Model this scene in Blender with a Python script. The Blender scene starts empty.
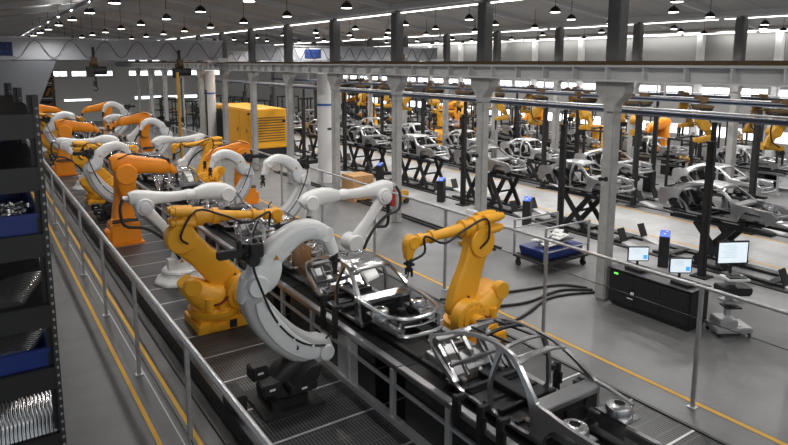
import bpy, bmesh, math, random
from mathutils import Vector, Matrix
random.seed(7)
C = bpy.context.scene.collection
PI = math.pi
# ------------------------------------------------------------------ camera
FPX, PCX, PCY, HZY, VX1, VX2 = 623.15, 380.0, 158.0, 62.5, -34.0, 1340.0
_h = PCY - HZY
Yc = Vector((VX1 - PCX, _h, -FPX)).normalized()
Xc = Vector((VX2 - PCX, _h, -FPX)).normalized()
Zc = Xc.cross(Yc).normalized(); Xc = Yc.cross(Zc).normalized()
cam_d = bpy.data.cameras.new('camera'); cam = bpy.data.objects.new('camera', cam_d); C.objects.link(cam)
R3 = Matrix((Xc, Yc, Zc))
cam.matrix_world = Matrix.Translation((0, 0, 5.5)) @ R3.to_4x4()
cam_d.sensor_width = 36; cam_d.lens = FPX / 788 * 36
cam_d.shift_x = (394 - PCX) / 788; cam_d.shift_y = (PCY - 222.5) / 788
cam_d.clip_start = .05; cam_d.clip_end = 300
bpy.context.scene.camera = cam
# ------------------------------------------------------------------ world, exposure
w = bpy.data.worlds.new('world'); bpy.context.scene.world = w; w.use_nodes = True
bgn = w.node_tree.nodes['Background']; bgn.inputs[0].default_value = (.86, .93, 1, 1); bgn.inputs[1].default_value = .40
vs = bpy.context.scene.view_settings
vs.view_transform = 'Standard'; vs.look = 'None'; vs.gamma = 1; vs.use_curve_mapping = False; vs.exposure = 0.0
PEND, BULB, STRIP, WIN = (235, 500, 500), 9, 5.0, 2.6
def area(name, loc, sx, sy, power, rot=(0, 0, 0), col=(1, .98, .95)):
    l = bpy.data.lights.new(name, 'AREA'); l.shape = 'RECTANGLE'; l.size = sx; l.size_y = sy; l.energy = power; l.color = col
    o = bpy.data.objects.new(name, l); o.location = loc; o.rotation_euler = rot; C.objects.link(o); return o
area('front_fill_light', (3, -4, 7.2), 12, 3, 420, (math.radians(50), 0, 0))  # fill light added behind the camera to brighten faces turned towards it
area('front_fill_light', (16, -3, 7.2), 12, 3, 240, (math.radians(50), 0, 0))  # second added fill, behind the camera on the right
for yc in (12, 28, 44):
    area('eave_light_band', (35.4, yc, 7.15), .25, 15, 200, (0, math.radians(-28), 0))
# ------------------------------------------------------------------ materials
MT = {}
def mat(name, col, rough=.5, metal=0., noise=0., nscale=8., bump=0., emit=0., coat=0., bscale=60.):
    m = bpy.data.materials.new(name); m.use_nodes = True; nt = m.node_tree; b = nt.nodes['Principled BSDF']
    b.inputs['Base Color'].default_value = (*col, 1); b.inputs['Roughness'].default_value = rough; b.inputs['Metallic'].default_value = metal
    if coat: b.inputs['Coat Weight'].default_value = coat; b.inputs['Coat Roughness'].default_value = .15
    if emit: b.inputs['Emission Color'].default_value = (*col, 1); b.inputs['Emission Strength'].default_value = emit
    if noise or bump:
        tc = nt.nodes.new('ShaderNodeTexCoord'); n = nt.nodes.new('ShaderNodeTexNoise'); n.inputs['Scale'].default_value = nscale; n.inputs['Detail'].default_value = 6
        nt.links.new(tc.outputs['Object'], n.inputs['Vector'])
        if noise:
            mx = nt.nodes.new('ShaderNodeMix'); mx.data_type = 'RGBA'
            mx.inputs[6].default_value = (*[max(0, c * (1 - noise)) for c in col], 1); mx.inputs[7].default_value = (*[min(1, c * (1 + noise)) for c in col], 1)
            nt.links.new(n.outputs['Fac'], mx.inputs[0]); nt.links.new(mx.outputs[2], b.inputs['Base Color'])
            mr = nt.nodes.new('ShaderNodeMapRange'); mr.inputs[3].default_value = max(.05, rough - .12); mr.inputs[4].default_value = min(1, rough + .12)
            nt.links.new(n.outputs['Fac'], mr.inputs[0]); nt.links.new(mr.outputs[0], b.inputs['Roughness'])
        if bump:
            n2 = nt.nodes.new('ShaderNodeTexNoise'); n2.inputs['Scale'].default_value = bscale; nt.links.new(tc.outputs['Object'], n2.inputs['Vector'])
            bp = nt.nodes.new('ShaderNodeBump'); bp.inputs['Strength'].default_value = bump; bp.inputs['Distance'].default_value = .01
            nt.links.new(n2.outputs['Fac'], bp.inputs['Height']); nt.links.new(bp.outputs[0], b.inputs['Normal'])
    MT[name] = m; return m
mat('orange', (.78, .25, .008), .42, noise=.08, nscale=3)
mat('yellow', (.78, .37, .02), .42, noise=.08, nscale=3)
mat('white_paint', (.74, .74, .73), .38, noise=.06, nscale=3, coat=.2)
mat('grey_paint', (.42, .42, .42), .4, noise=.06, nscale=3, coat=.2)
mat('pale_grey', (.66, .67, .68), .5, noise=.05)
mat('black', (.010, .010, .011), .6, noise=.2)
mat('rubber', (.01, .01, .01), .6)
mat('dark_steel', (.035, .035, .037), .45, .5, noise=.25)
mat('rack_steel', (.016, .016, .017), .5, .3, noise=.25)
mat('bare_steel', (.52, .52, .53), .22, .97)
mat('body_steel', (.50, .50, .51), .32, .8)
mat('sheet_steel', (.42, .42, .43), .30, .92)
mat('dark_sheet', (.055, .055, .058), .34, .8, noise=.3, nscale=4)
mat('galvanised', (.46, .46, .47), .42, .7, noise=.2, nscale=10)
mat('rail_steel', (.68, .68, .69), .33, .6)
mat('bronze_sheet', (.50, .36, .22), .3, .9, noise=.15)
mat('panel_steel', (.62, .62, .62), .4, .5)
mat('bright_steel', (.60, .60, .61), .25, .92)
mat('chrome', (.85, .85, .86), .12, 1)
mat('blue_plastic', (.002, .016, .13), .4, noise=.15)
mat('blue_cap', (.02, .11, .60), .4)
mat('blue_band', (.03, .10, .32), .5)
mat('navy', (.006, .02, .10), .5)
mat('concrete_col', (.33, .325, .315), .8, noise=.4, nscale=4, bump=.3)
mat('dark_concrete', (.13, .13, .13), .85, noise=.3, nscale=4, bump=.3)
mat('beam_paint', (.50, .50, .50), .5, noise=.08, nscale=2)
mat('rust_orange', (.30, .10, .01), .6)
mat('rail_brown', (.10, .06, .025), .55, .4, noise=.3)
mat('cardboard', (.50, .29, .13), .8, noise=.15)
mat('red', (.35, .015, .012), .45)
mat('amber', (.42, .21, .012), .5)
mat('screen', (.78, .88, .95), .3, emit=.62)
mat('screen_blue', (.05, .35, .9), .3, emit=.9)
mat('screen_line', (.25, .38, .5), .3, emit=.35)
mat('green_lamp', (.15, .9, .1), .3, emit=1.5)
mat('bulb', (1, .97, .92), .3, emit=BULB)
mat('strip_lamp', (1, .98, .95), .3, emit=STRIP)
mat('daylight_pane', (.93, .97, 1), .2, emit=WIN)
mat('yellow_line', (.66, .35, .02), .6, noise=.15, nscale=6)
mat('white_line', (.5, .5, .5), .6, noise=.2)
mat('grey_rail', (.10, .115, .15), .7)
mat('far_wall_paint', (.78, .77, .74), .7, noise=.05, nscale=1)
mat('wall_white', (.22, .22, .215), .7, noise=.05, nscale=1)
mat('crane_white', (.40, .41, .44), .5, noise=.04)
mat('shaft_grey', (.17, .18, .20), .6)
mat('duct_white', (.6, .6, .6), .5)
def nodes_mat(name): 
    m = bpy.data.materials.new(name); m.use_nodes = True; MT[name] = m; return m, m.node_tree, m.node_tree.nodes['Principled BSDF']
def floor_mat():
    m, nt, b = nodes_mat('concrete_floor'); N = nt.nodes.new; L = nt.links.new
    tc = N('ShaderNodeTexCoord'); n1 = N('ShaderNodeTexNoise'); n1.inputs['Scale'].default_value = .8; n1.inputs['Detail'].default_value = 8; n1.inputs['Roughness'].default_value = .6
    L(tc.outputs['Object'], n1.inputs['Vector'])
    n2 = N('ShaderNodeTexNoise'); n2.inputs['Scale'].default_value = 9; n2.inputs['Detail'].default_value = 6; L(tc.outputs['Object'], n2.inputs['Vector'])
    cr = N('ShaderNodeValToRGB'); cr.color_ramp.elements[0].position = .3; cr.color_ramp.elements[0].color = (.050, .050, .051, 1)
    cr.color_ramp.elements[1].position = .72; cr.color_ramp.elements[1].color = (.125, .125, .125, 1)
    ad = N('ShaderNodeMath'); ad.operation = 'MULTIPLY_ADD'; ad.inputs[1].default_value = .3; L(n2.outputs['Fac'], ad.inputs[0]); 
    s = N('ShaderNodeMath'); s.operation = 'MULTIPLY'; s.inputs[1].default_value = .7; L(n1.outputs['Fac'], s.inputs[0]); L(s.outputs[0], ad.inputs[2])
    L(ad.outputs[0], cr.inputs[0])
    # saw-cut slab joints every 2.13 m along Y, and the lighter coated bay to the right, its brighter light painted in
    sp = N('ShaderNodeSeparateXYZ'); L(tc.outputs['Object'], sp.inputs[0])
    md = N('ShaderNodeMath'); md.operation = 'PINGPONG'; md.inputs[1].default_value = .62; L(sp.outputs[1], md.inputs[0])
    lt = N('ShaderNodeMath'); lt.operation = 'LESS_THAN'; lt.inputs[1].default_value = .018; L(md.outputs[0], lt.inputs[0])
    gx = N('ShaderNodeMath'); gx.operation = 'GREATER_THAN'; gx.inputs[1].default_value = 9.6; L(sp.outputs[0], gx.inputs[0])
    mu = N('ShaderNodeMath'); mu.operation = 'MULTIPLY'; L(lt.outputs[0], mu.inputs[0]); L(gx.outputs[0], mu.inputs[1])
    m2 = N('ShaderNodeMath'); m2.operation = 'MULTIPLY'; m2.inputs[1].default_value = .35; L(mu.outputs[0], m2.inputs[0])
    mx = N('ShaderNodeMix'); mx.data_type = 'RGBA'; L(m2.outputs[0], mx.inputs[0]); L(cr.outputs[0], mx.inputs[6]); mx.inputs[7].default_value = (.08, .08, .08, 1)
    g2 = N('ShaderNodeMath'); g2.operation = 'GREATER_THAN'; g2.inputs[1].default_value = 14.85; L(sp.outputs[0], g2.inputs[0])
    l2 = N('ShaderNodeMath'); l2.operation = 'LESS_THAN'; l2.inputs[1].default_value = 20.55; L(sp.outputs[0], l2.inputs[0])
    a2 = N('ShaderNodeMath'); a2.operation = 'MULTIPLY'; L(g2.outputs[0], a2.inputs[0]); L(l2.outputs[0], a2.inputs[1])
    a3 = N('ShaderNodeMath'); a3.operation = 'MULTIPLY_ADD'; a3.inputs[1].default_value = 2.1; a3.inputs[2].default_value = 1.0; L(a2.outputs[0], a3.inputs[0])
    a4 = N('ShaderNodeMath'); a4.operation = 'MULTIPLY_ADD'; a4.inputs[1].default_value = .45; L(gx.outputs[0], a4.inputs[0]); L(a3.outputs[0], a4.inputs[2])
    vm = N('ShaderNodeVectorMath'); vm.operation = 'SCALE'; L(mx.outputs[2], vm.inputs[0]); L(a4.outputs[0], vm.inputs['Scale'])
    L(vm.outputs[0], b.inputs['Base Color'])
    mr = N('ShaderNodeMapRange'); mr.inputs[3].default_value = .28; mr.inputs[4].default_value = .55; L(n2.outputs['Fac'], mr.inputs[0]); L(mr.outputs[0], b.inputs['Roughness'])
floor_mat()
def perf_mat():
    m, nt, b = nodes_mat('perforated'); N = nt.nodes.new; L = nt.links.new
    tc = N('ShaderNodeTexCoord'); sp = N('ShaderNodeSeparateXYZ'); L(tc.outputs['Object'], sp.inputs[0])
    a = N('ShaderNodeMath'); a.operation = 'PINGPONG'; a.inputs[1].default_value = .025; L(sp.outputs[2], a.inputs[0])
    c = N('ShaderNodeMath'); c.operation = 'LESS_THAN'; c.inputs[1].default_value = .008; L(a.outputs[0], c.inputs[0])
    mx = N('ShaderNodeMix'); mx.data_type = 'RGBA'; L(c.outputs[0], mx.inputs[0]); mx.inputs[6].default_value = (.016, .016, .017, 1); mx.inputs[7].default_value = (.22, .22, .22, 1)
    L(mx.outputs[2], b.inputs['Base Color']); b.inputs['Roughness'].default_value = .5
perf_mat()
def grate_mat():
    m, nt, b = nodes_mat('grating'); N = nt.nodes.new; L = nt.links.new
    tc = N('ShaderNodeTexCoord'); sp = N('ShaderNodeSeparateXYZ'); L(tc.outputs['Object'], sp.inputs[0])
    def band(o, period, duty):
        a = N('ShaderNodeMath'); a.operation = 'PINGPONG'; a.inputs[1].default_value = period / 2; L(sp.outputs[o], a.inputs[0])
        c = N('ShaderNodeMath'); c.operation = 'LESS_THAN'; c.inputs[1].default_value = period / 2 * duty; L(a.outputs[0], c.inputs[0]); return c
    x = band(0, .05, .40); y = band(1, .30, .05)
    mxm = N('ShaderNodeMath'); mxm.operation = 'MAXIMUM'; L(x.outputs[0], mxm.inputs[0]); L(y.outputs[0], mxm.inputs[1])
    mx = N('ShaderNodeMix'); mx.data_type = 'RGBA'; L(mxm.outputs[0], mx.inputs[0]); mx.inputs[6].default_value = (.008, .008, .009, 1); mx.inputs[7].default_value = (.085, .085, .088, 1)
    L(mx.outputs[2], b.inputs['Base Color']); b.inputs['Roughness'].default_value = .42; b.inputs['Metallic'].default_value = .35
    bp = N('ShaderNodeBump'); bp.inputs['Strength'].default_value = .5; bp.inputs['Distance'].default_value = .02; L(mxm.outputs[0], bp.inputs['Height']); L(bp.outputs[0], b.inputs['Normal'])
grate_mat()
def ceil_mat():
    m, nt, b = nodes_mat('ceiling_panels'); N = nt.nodes.new; L = nt.links.new
    tc = N('ShaderNodeTexCoord'); sp = N('ShaderNodeSeparateXYZ'); L(tc.outputs['Object'], sp.inputs[0])
    a = N('ShaderNodeMath'); a.operation = 'PINGPONG'; a.inputs[1].default_value = .71; L(sp.outputs[1], a.inputs[0])
    c = N('ShaderNodeMath'); c.operation = 'LESS_THAN'; c.inputs[1].default_value = .03; L(a.outputs[0], c.inputs[0])
    mx = N('ShaderNodeMix'); mx.data_type = 'RGBA'; L(c.outputs[0], mx.inputs[0]); mx.inputs[6].default_value = (.40, .40, .395, 1); mx.inputs[7].default_value = (.28, .28, .28, 1)
    L(mx.outputs[2], b.inputs['Base Color']); b.inputs['Roughness'].default_value = .7
ceil_mat()
# ------------------------------------------------------------------ mesh helpers
class MB:
    def __init__(s): s.bm = bmesh.new()
    def _add(s, vs_, fs):
        v = [s.bm.verts.new(p) for p in vs_]
        for f in fs:
            try: s.bm.faces.new([v[i] for i in f])
            except ValueError: pass
        return v
    def box(s, c, d, rot=None, taper=1.0):
        hx, hy, hz = d[0] / 2, d[1] / 2, d[2] / 2
        ps = [Vector((sx * hx * (taper if sz > 0 else 1), sy * hy * (taper if sz > 0 else 1), sz * hz)) for sz in (-1, 1) for sy in (-1, 1) for sx in (-1, 1)]
        if rot is not None: ps = [rot @ p for p in ps]
        c = Vector(c)
        s._add([p + c for p in ps], [(0, 2, 3, 1), (4, 5, 7, 6), (0, 1, 5, 4), (2, 6, 7, 3), (0, 4, 6, 2), (1, 3, 7, 5)]); return s
    def bar(s, a, b, w_, h_, up=(0, 0, 1)):
        a, b = Vector(a), Vector(b); d = (b - a); L_ = d.length; d.normalize(); u = Vector(up)
        if abs(d.dot(u)) > .99: u = Vector((1, 0, 0))
        x = d.cross(u).normalized(); u = x.cross(d)
        R = Matrix((x, d, u)).transposed()
        return s.box((a + b) / 2, (w_, L_, h_), R)
    def cyl(s, a, b, r0, r1=None, n=20, cap=True):
        r1 = r0 if r1 is None else r1
        return s.lathe([(0, r0), (1, r1)], a, b, n, cap)
    def lathe(s, prof, a, b, n=20, cap=True):       # prof: (t along a-b, radius)
        a, b = Vector(a), Vector(b); d = b - a; L_ = d.length; d.normalize()
        u = Vector((0, 0, 1)) if abs(d.z) < .9 else Vector((1, 0, 0)); x = d.cross(u).normalized(); y = d.cross(x)
        rings = []
        for t, r in prof:
            c = a + d * (t * L_); rings.append([s.bm.verts.new(c + (x * math.cos(2 * PI * k / n) + y * math.sin(2 * PI * k / n)) * r) for k in range(n)])
        for i in range(len(rings) - 1):
            for k in range(n): s.bm.faces.new((rings[i][k], rings[i][(k + 1) % n], rings[i + 1][(k + 1) % n], rings[i + 1][k]))
        if cap: s.bm.faces.new(rings[0][::-1]); s.bm.faces.new(rings[-1])
        return s
    def tube(s, pts, r, n=8, smooth=4):
        pts = crom(pts, smooth) if smooth > 1 else [Vector(p) for p in pts]
        prev = None; rings = []
        for i, p in enumerate(pts):
            d = (pts[min(i + 1, len(pts) - 1)] - pts[max(i - 1, 0)]).normalized()
            if prev is None: u = Vector((0, 0, 1)) if abs(d.z) < .9 else Vector((1, 0, 0)); x = d.cross(u).normalized()
            else: x = (prev - d * prev.dot(d)).normalized()
            prev = x; y = d.cross(x)
            rings.append([s.bm.verts.new(p + (x * math.cos(2 * PI * k / n) + y * math.sin(2 * PI * k / n)) * r) for k in range(n)])
        for i in range(len(rings) - 1):
            for k in range(n): s.bm.faces.new((rings[i][k], rings[i][(k + 1) % n], rings[i + 1][(k + 1) % n], rings[i + 1][k]))
        s.bm.faces.new(rings[0][::-1]); s.bm.faces.new(rings[-1]); return s
    def sweep(s, path, y0=0., n=16, e=.45, smooth=5):   # path: (u, z, half width in plane, half thickness) in the XZ plane, rounded-box section
        P4 = crom(path, smooth, 4); rings = []
        for i, p in enumerate(P4):
            q0, q1 = P4[max(i - 1, 0)], P4[min(i + 1, len(P4) - 1)]
            d = Vector((q1[0] - q0[0], 0, q1[1] - q0[1])).normalized(); nn = Vector((-d.z, 0, d.x)); c = Vector((p[0], y0, p[1])); rg = []
            for k in range(n):
                a = 2 * PI * k / n; ca, sa = math.cos(a), math.sin(a)
                rg.append(s.bm.verts.new(c + nn * (math.copysign(abs(ca) ** e, ca) * p[2]) + Vector((0, math.copysign(abs(sa) ** e, sa) * p[3], 0))))
            rings.append(rg)
        for i in range(len(rings) - 1):
            for k in range(n): s.bm.faces.new((rings[i][k], rings[i][(k + 1) % n], rings[i + 1][(k + 1) % n], rings[i + 1][k]))
        s.bm.faces.new(rings[0][::-1]); s.bm.faces.new(rings[-1]); return s
    def prism(s, poly, axis, a, b):                 # polygon extruded along an axis from a to b
        def P(p, t): return {0: (t, p[0], p[1]), 1: (p[0], t, p[1]), 2: (p[0], p[1], t)}[axis]
        n = len(poly); s._add([P(p, a) for p in poly] + [P(p, b) for p in poly],
            [tuple(range(n))[::-1], tuple(range(n, 2 * n))] + [(i, (i + 1) % n, n + (i + 1) % n, n + i) for i in range(n)]); return s
    def sheet(s, loops, warp, th):                  # outline with holes in (y, z), warped into 3-D and given thickness along x
        b2 = bmesh.new(); es = []
        for lp in loops:
            v = [b2.verts.new((0, p[0], p[1])) for p in lp]
            es += [b2.edges.new((v[i], v[(i + 1) % len(v)])) for i in range(len(v))]
        bmesh.ops.triangle_fill(b2, use_beauty=True, use_dissolve=False, edges=es)
        b2.verts.index_update(); b2.verts.ensure_lookup_table()
        co = [v.co.copy() for v in b2.verts]; fs = [[v.index for v in f.verts] for f in b2.faces]
        be = [[v.index for v in e.verts] for e in b2.edges if e.is_boundary]; b2.free()
        n = len(co); out = [Vector(warp(p.y, p.z, 0)) for p in co] + [Vector(warp(p.y, p.z, th)) for p in co]
        s._add(out, fs + [[i + n for i in f][::-1] for f in fs] + [[a, b, b + n, a + n] for a, b in be]); return s
    def build(s, name, m, parent=None, bevel=0., smooth=True, seg=2):
        bm = s.bm
        if bevel:
            bmesh.ops.remove_doubles(bm, verts=bm.verts, dist=1e-6)
            ed = [e for e in bm.edges if len(e.link_faces) == 2 and e.calc_face_angle(0) > .6]
            bmesh.ops.bevel(bm, geom=ed, offset=bevel, segments=seg, affect='EDGES', clamp_overlap=True)
        bmesh.ops.recalc_face_normals(bm, faces=bm.faces)
        me = bpy.data.meshes.new(name); bm.to_mesh(me); bm.free()
        if smooth: me.shade_smooth(); me.set_sharp_from_angle(angle=math.radians(38))
        me.materials.append(MT[m] if isinstance(m, str) else m)
        o = bpy.data.objects.new(name, me); C.objects.link(o)
        if parent: o.parent = parent
        return o
def crom(pts, k, dim=3):
    pts = [Vector(p) for p in pts]
    if len(pts) < 3 or k < 2: return pts
    out = []
    for i in range(len(pts) - 1):
        a, b, c, d = pts[max(i - 1, 0)], pts[i], pts[i + 1], pts[min(i + 2, len(pts) - 1)]
        for j in range(k):
            t = j / k; out.append(.5 * ((2 * b) + (c - a) * t + (2 * a - 5 * b + 4 * c - d) * t * t + (3 * b - 3 * c + d - a) * t ** 3))
    return out + [pts[-1]]
def tag(o, label, cat, group=None, kind=None):
    o['label'] = label; o['category'] = cat
    if group: o['group'] = group
    if kind: o['kind'] = kind
    return o
def thing(name, label, cat, loc, rz=0., group=None):
    o = bpy.data.objects.new(name, None); o.empty_display_size = .1; C.objects.link(o); o.location = loc; o.rotation_euler = (0, 0, rz)
    return tag(o, label, cat, group)
kids = {}
def copy_tree(o, parent=None, loc=None, rz=None, label=None, group=None):
    c = o.copy(); C.objects.link(c)
    if parent: c.parent = parent
    for ch in list(o.children):
        if ch.type != 'LIGHT': copy_tree(ch, c)
    if loc is not None: c.location = loc
    if rz is not None: c.rotation_euler = (0, 0, rz)
    if label: c['label'] = label
    if group: c['group'] = group
    return c
def struct(o): o['kind'] = 'structure'; return o
ORD = ['nearest', 'second', 'third', 'fourth', 'fifth', 'sixth', 'seventh', 'eighth', 'ninth', 'tenth', 'eleventh', 'twelfth', 'thirteenth', 'fourteenth']
BAY = 4.26; Y0C = 8.86
# ================================================================== STRUCTURE
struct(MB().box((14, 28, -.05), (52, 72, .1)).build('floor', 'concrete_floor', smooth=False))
struct(MB().box((14, 64.05, 4.2), (52, .1, 8.6)).build('wall_far', 'far_wall_paint', smooth=False))
b = MB()
for k in range(3):
    x0 = 12 * k; b.prism([(x0, 7.35), (x0 + 6, 8.25), (x0 + 12, 7.35), (x0 + 12, 7.5), (x0 + 6, 8.4), (x0, 7.5)], 1, -4, 64)
b.prism([(-12, 7.35), (-6, 8.25), (0, 7.35), (0, 7.5), (-6, 8.4), (-12, 7.5)], 1, -4, 64)
struct(b.build('ceiling', 'ceiling_panels', smooth=False))
# right wall with a high and a low band of windows
WY = []
for k in range(-2, 14):
    y = 12.2 + BAY * k
    WY += [(y + .25, y + 2.0), (y + 2.3, y + 4.0)]
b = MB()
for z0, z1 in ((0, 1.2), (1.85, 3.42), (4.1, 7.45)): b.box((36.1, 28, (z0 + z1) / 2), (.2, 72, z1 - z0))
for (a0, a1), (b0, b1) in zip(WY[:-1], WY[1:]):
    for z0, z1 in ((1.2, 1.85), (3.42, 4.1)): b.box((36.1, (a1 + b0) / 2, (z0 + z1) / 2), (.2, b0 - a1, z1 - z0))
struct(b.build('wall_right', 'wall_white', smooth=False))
wn = 0
for (a0, a1) in WY:
    for z0, z1 in ((1.2, 1.85), (3.42, 4.1)):
        wn += 1; e = bpy.data.objects.new('window_%d' % wn, None); C.objects.link(e); e.location = (36.05, (a0 + a1) / 2, (z0 + z1) / 2); struct(e)
        W_, H_ = a1 - a0, z1 - z0; f = MB()
        for sy in (-1, 0, 1): f.box((0, sy * (W_ / 2 - .025), 0), (.08, .05 if sy else .03, H_))
        for sz in (-1, 1): f.box((0, 0, sz * (H_ / 2 - .025)), (.08, W_, .05))
        f.build('window_frame', 'white_paint', e, smooth=False)
        MB().box((.05, 0, 0), (.02, W_ - .04, H_ - .04)).build('window_pane', 'daylight_pane', e, smooth=False)
for k, (x0, x1, z0, z1) in enumerate(((4.6, 6.0, 4.2, 4.75), (6.4, 7.7, 4.2, 4.75), (8.0, 9.4, 4.2, 4.75), (10.0, 11.6, 4.2, 4.75), (13, 15, 4.2, 4.75), (15.4, 17.4, 4.2, 4.75), (18, 20, 4.2, 4.75), (20.4, 22.4, 4.2, 4.75), (7.2, 9.6, 1.9, 2.2), (13.4, 16, 1.9, 2.3), (16.6, 19.6, 1.9, 2.3), (13, 16, 5.6, 6.9), (19, 22, 5.6, 6.9))):
    wn += 1; e = bpy.data.objects.new('window_%d' % wn, None); C.objects.link(e); e.location = ((x0 + x1) / 2, 63.97, (z0 + z1) / 2); struct(e)
    W_, H_ = x1 - x0, z1 - z0; f = MB()
    for sx in (-1, 0, 1): f.box((sx * (W_ / 2 - .03), 0, 0), (.06, .06, H_))
    for sz in (-1, 1): f.box((0, 0, sz * (H_ / 2 - .03)), (W_, .06, .06))
    f.build('window_frame', 'white_paint', e, smooth=False)
    MB().box((0, .02, 0), (W_ - .05, .02, H_ - .05)).build('window_pane', 'daylight_pane', e, smooth=False)
# gutter beams, roof rafters, wall pilasters
tn = 0
def trim(b, m='beam_paint', **k):
    global tn; tn += 1; return struct(b.build('trim_%d' % tn, m, smooth=False, **k))
for X_ in (0, 12, 24, 35.8): trim(MB().box((X_, 28, 7.29), (.42, 72, .2)))
for k in range(-2, 13):
    y = Y0C + BAY * k
    for j in range(3):
        x0 = 12 * j
        b = MB(); b.bar((x0, y, 7.30), (x0 + 6, y, 8.16), .14, .22); b.bar((x0 + 6, y, 8.16), (x0 + 12, y, 7.30), .14, .22); trim(b)
    trim(MB().box((35.85, y - 1.1 + (BAY * 0), 3.6), (.32, .34, 7.2)))
# ------------------------------------------------------------------ painted floor lines
def line(x0, y0, x1, y1, wd, m, label):
    o = MB().bar((x0, y0, .002), (x1, y1, .002), wd, .004).build('floor_line', m, smooth=False); tag(o, label, 'floor marking')
line(1.90, 0, 1.90, 60, .065, 'yellow_line', 'yellow floor line furthest left, on the aisle beside the shelving rack')
line(2.40, 0, 2.40, 60, .065, 'yellow_line', 'yellow floor line under the left platform edge')
line(2.2, 0, 2.2, 60, .02, 'white_line', 'thin white floor line between the two yellow lines of the left aisle')
line(9.5, -2, 9.5, 60, .09, 'yellow_line', 'yellow floor line along the right fence of the robot line')
line(14.78, 0, 14.78, 60, .06, 'yellow_line', 'yellow floor line in front of the scissor lifts')
line(17.95, 0, 17.95, 60, .06, 'yellow_line', 'yellow floor line just behind the front row of scissor lifts')
line(20.6, 0, 20.6, 60, .06, 'yellow_line', 'yellow floor line before the second row of scissor lifts')
# ================================================================== COLUMNS
def column_mesh():
    r = thing('concrete_column', 'x', 'column', (12, Y0C, 0))
    b = MB(); b.box((0, 0, 2.2), (.27, .28, 4.4)); b.build('shaft', 'concrete_col', r, bevel=.03)
    b = MB(); b.prism([(-.14, 4.4), (.14, 4.4), (.14, 4.55), (.40, 4.85), (.40, 5.08), (-.40, 5.08), (-.40, 4.85), (-.14, 4.55)], 0, -.15, .15); b.build('capital', 'concrete_col', r, bevel=.015)
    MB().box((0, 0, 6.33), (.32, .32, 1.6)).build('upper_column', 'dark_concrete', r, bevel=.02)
    MB().cyl((0, 0, 7.13), (0, 0, 7.4), .06).build('post', 'dark_concrete', r)
    return r
col0 = column_mesh(); n = 0
for j, (X_, off, nm) in enumerate(((12.1, 0, 'in the row beside the robot line'), (24, -.85, 'in the row between the two far bays'))):
    for k in range(-1 if j == 0 else -1, 12):
        lab = '%s tall concrete column %s, counted from the right' % (ORD[k + 1].capitalize(), nm)
        if n == 0: col0.location = (X_, Y0C + BAY * k + off, 0); col0['label'] = lab; o = col0
        else: o = copy_tree(col0, loc=(X_, Y0C + BAY * k + off, 0), label=lab)
        o['group'] = 'concrete columns'; n += 1
# runway beam on the columns with stiffeners and brown crane rail
def runway(X_, label):
    r = thing('crane_runway_beam', label, 'beam', (X_, 28, 5.08))
    b = MB(); b.box((0, 0, .02), (.42, 72, .04)); b.box((0, 0, .34), (.42, 72, .05)); b.box((0, 0, .18), (.06, 72, .3)); b.build('beam', 'beam_paint', r, smooth=False)
    s = MB(); y = -35.5
    while y < 35.5: s.box((0, y, .18), (.40, .03, .28)); y += .91
    s.build('stiffener_plates', 'beam_paint', r, smooth=False)
    MB().box((0, 0, .41), (.14, 72, .09)).build('crane_rail', 'rail_brown', r, smooth=False)
runway(12, 'long pale steel crane beam with stiffener plates on the near column row')
runway(24, 'long pale steel crane beam on the far column row behind the lifts')
# glowing strips added in place of lit gutter edges, and the eave lamps
for X_, nm in ((12.17, 'added above the near column row'), (24.17, 'added above the far column row'), (35.72, 'along the top of the right wall')):
    for k in range(0, 12):
        yy = Y0C + BAY * (k - .5)
        r = thing('glow_strip', '%s long white strip light %s, counted from the right' % (ORD[k].capitalize(), nm), 'lamp', (X_, yy, 7.13), 0, 'strip lights under the roof')
        MB().box((0, 0, .03), (.12, 4.1, .05)).build('housing', 'pale_grey', r, smooth=False)
        MB().box((0, 0, -.01), (.05, 4.0, .03)).build('tube', 'strip_lamp', r, smooth=False)
# ================================================================== PENDANTS
def pendant():
    r = thing('pendant_lamp', 'x', 'lamp', (3.3, 12, 7.05))
    MB().lathe([(0, .165), (.25, .158), (.5, .135), (.72, .095), (.86, .05), (.88, .035), (1, .03)], (0, 0, -.05), (0, 0, .15), 20, False).build('shade', 'black', r)
    MB().lathe([(0, .13), (.5, .148), (1, .13)], (0, 0, -.06), (0, 0, -.03), 20, True).build('diffuser', 'bulb', r)
    MB().cyl((0, 0, .14), (0, 0, .75), .010, n=6).build('cord', 'black', r)
    return r
p0 = pendant(); first = True
down = []
for e_ in PEND:
    l = bpy.data.lights.new('lamp_light', 'SPOT'); l.energy = e_; l.spot_size = 2.75; l.spot_blend = .6; l.shadow_soft_size = .14; l.color = (1, .98, .95); down.append(l)
rows = ((3.3, 13.55, 3.85, 10, 'over the far left aisle'), (6, 3.48, 3.86, 14, 'over the robot line'), (9, 3.7, 3.9, 14, 'over the right side of the robot line'),
        (15, 9.3, 3.9, 11, 'over the front row of lifts'), (18, 7.4, 3.85, 11, 'over the grey lift aisle'), (21, 7.9, 3.9, 10, 'over the second row of lifts'),
        (27, 9, 3.9, 9, 'in the far bay nearest the column row'), (30, 10.5, 3.9, 9, 'down the middle of the far bay'), (33, 11, 3.9, 9, 'beside the right wall'))
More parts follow.
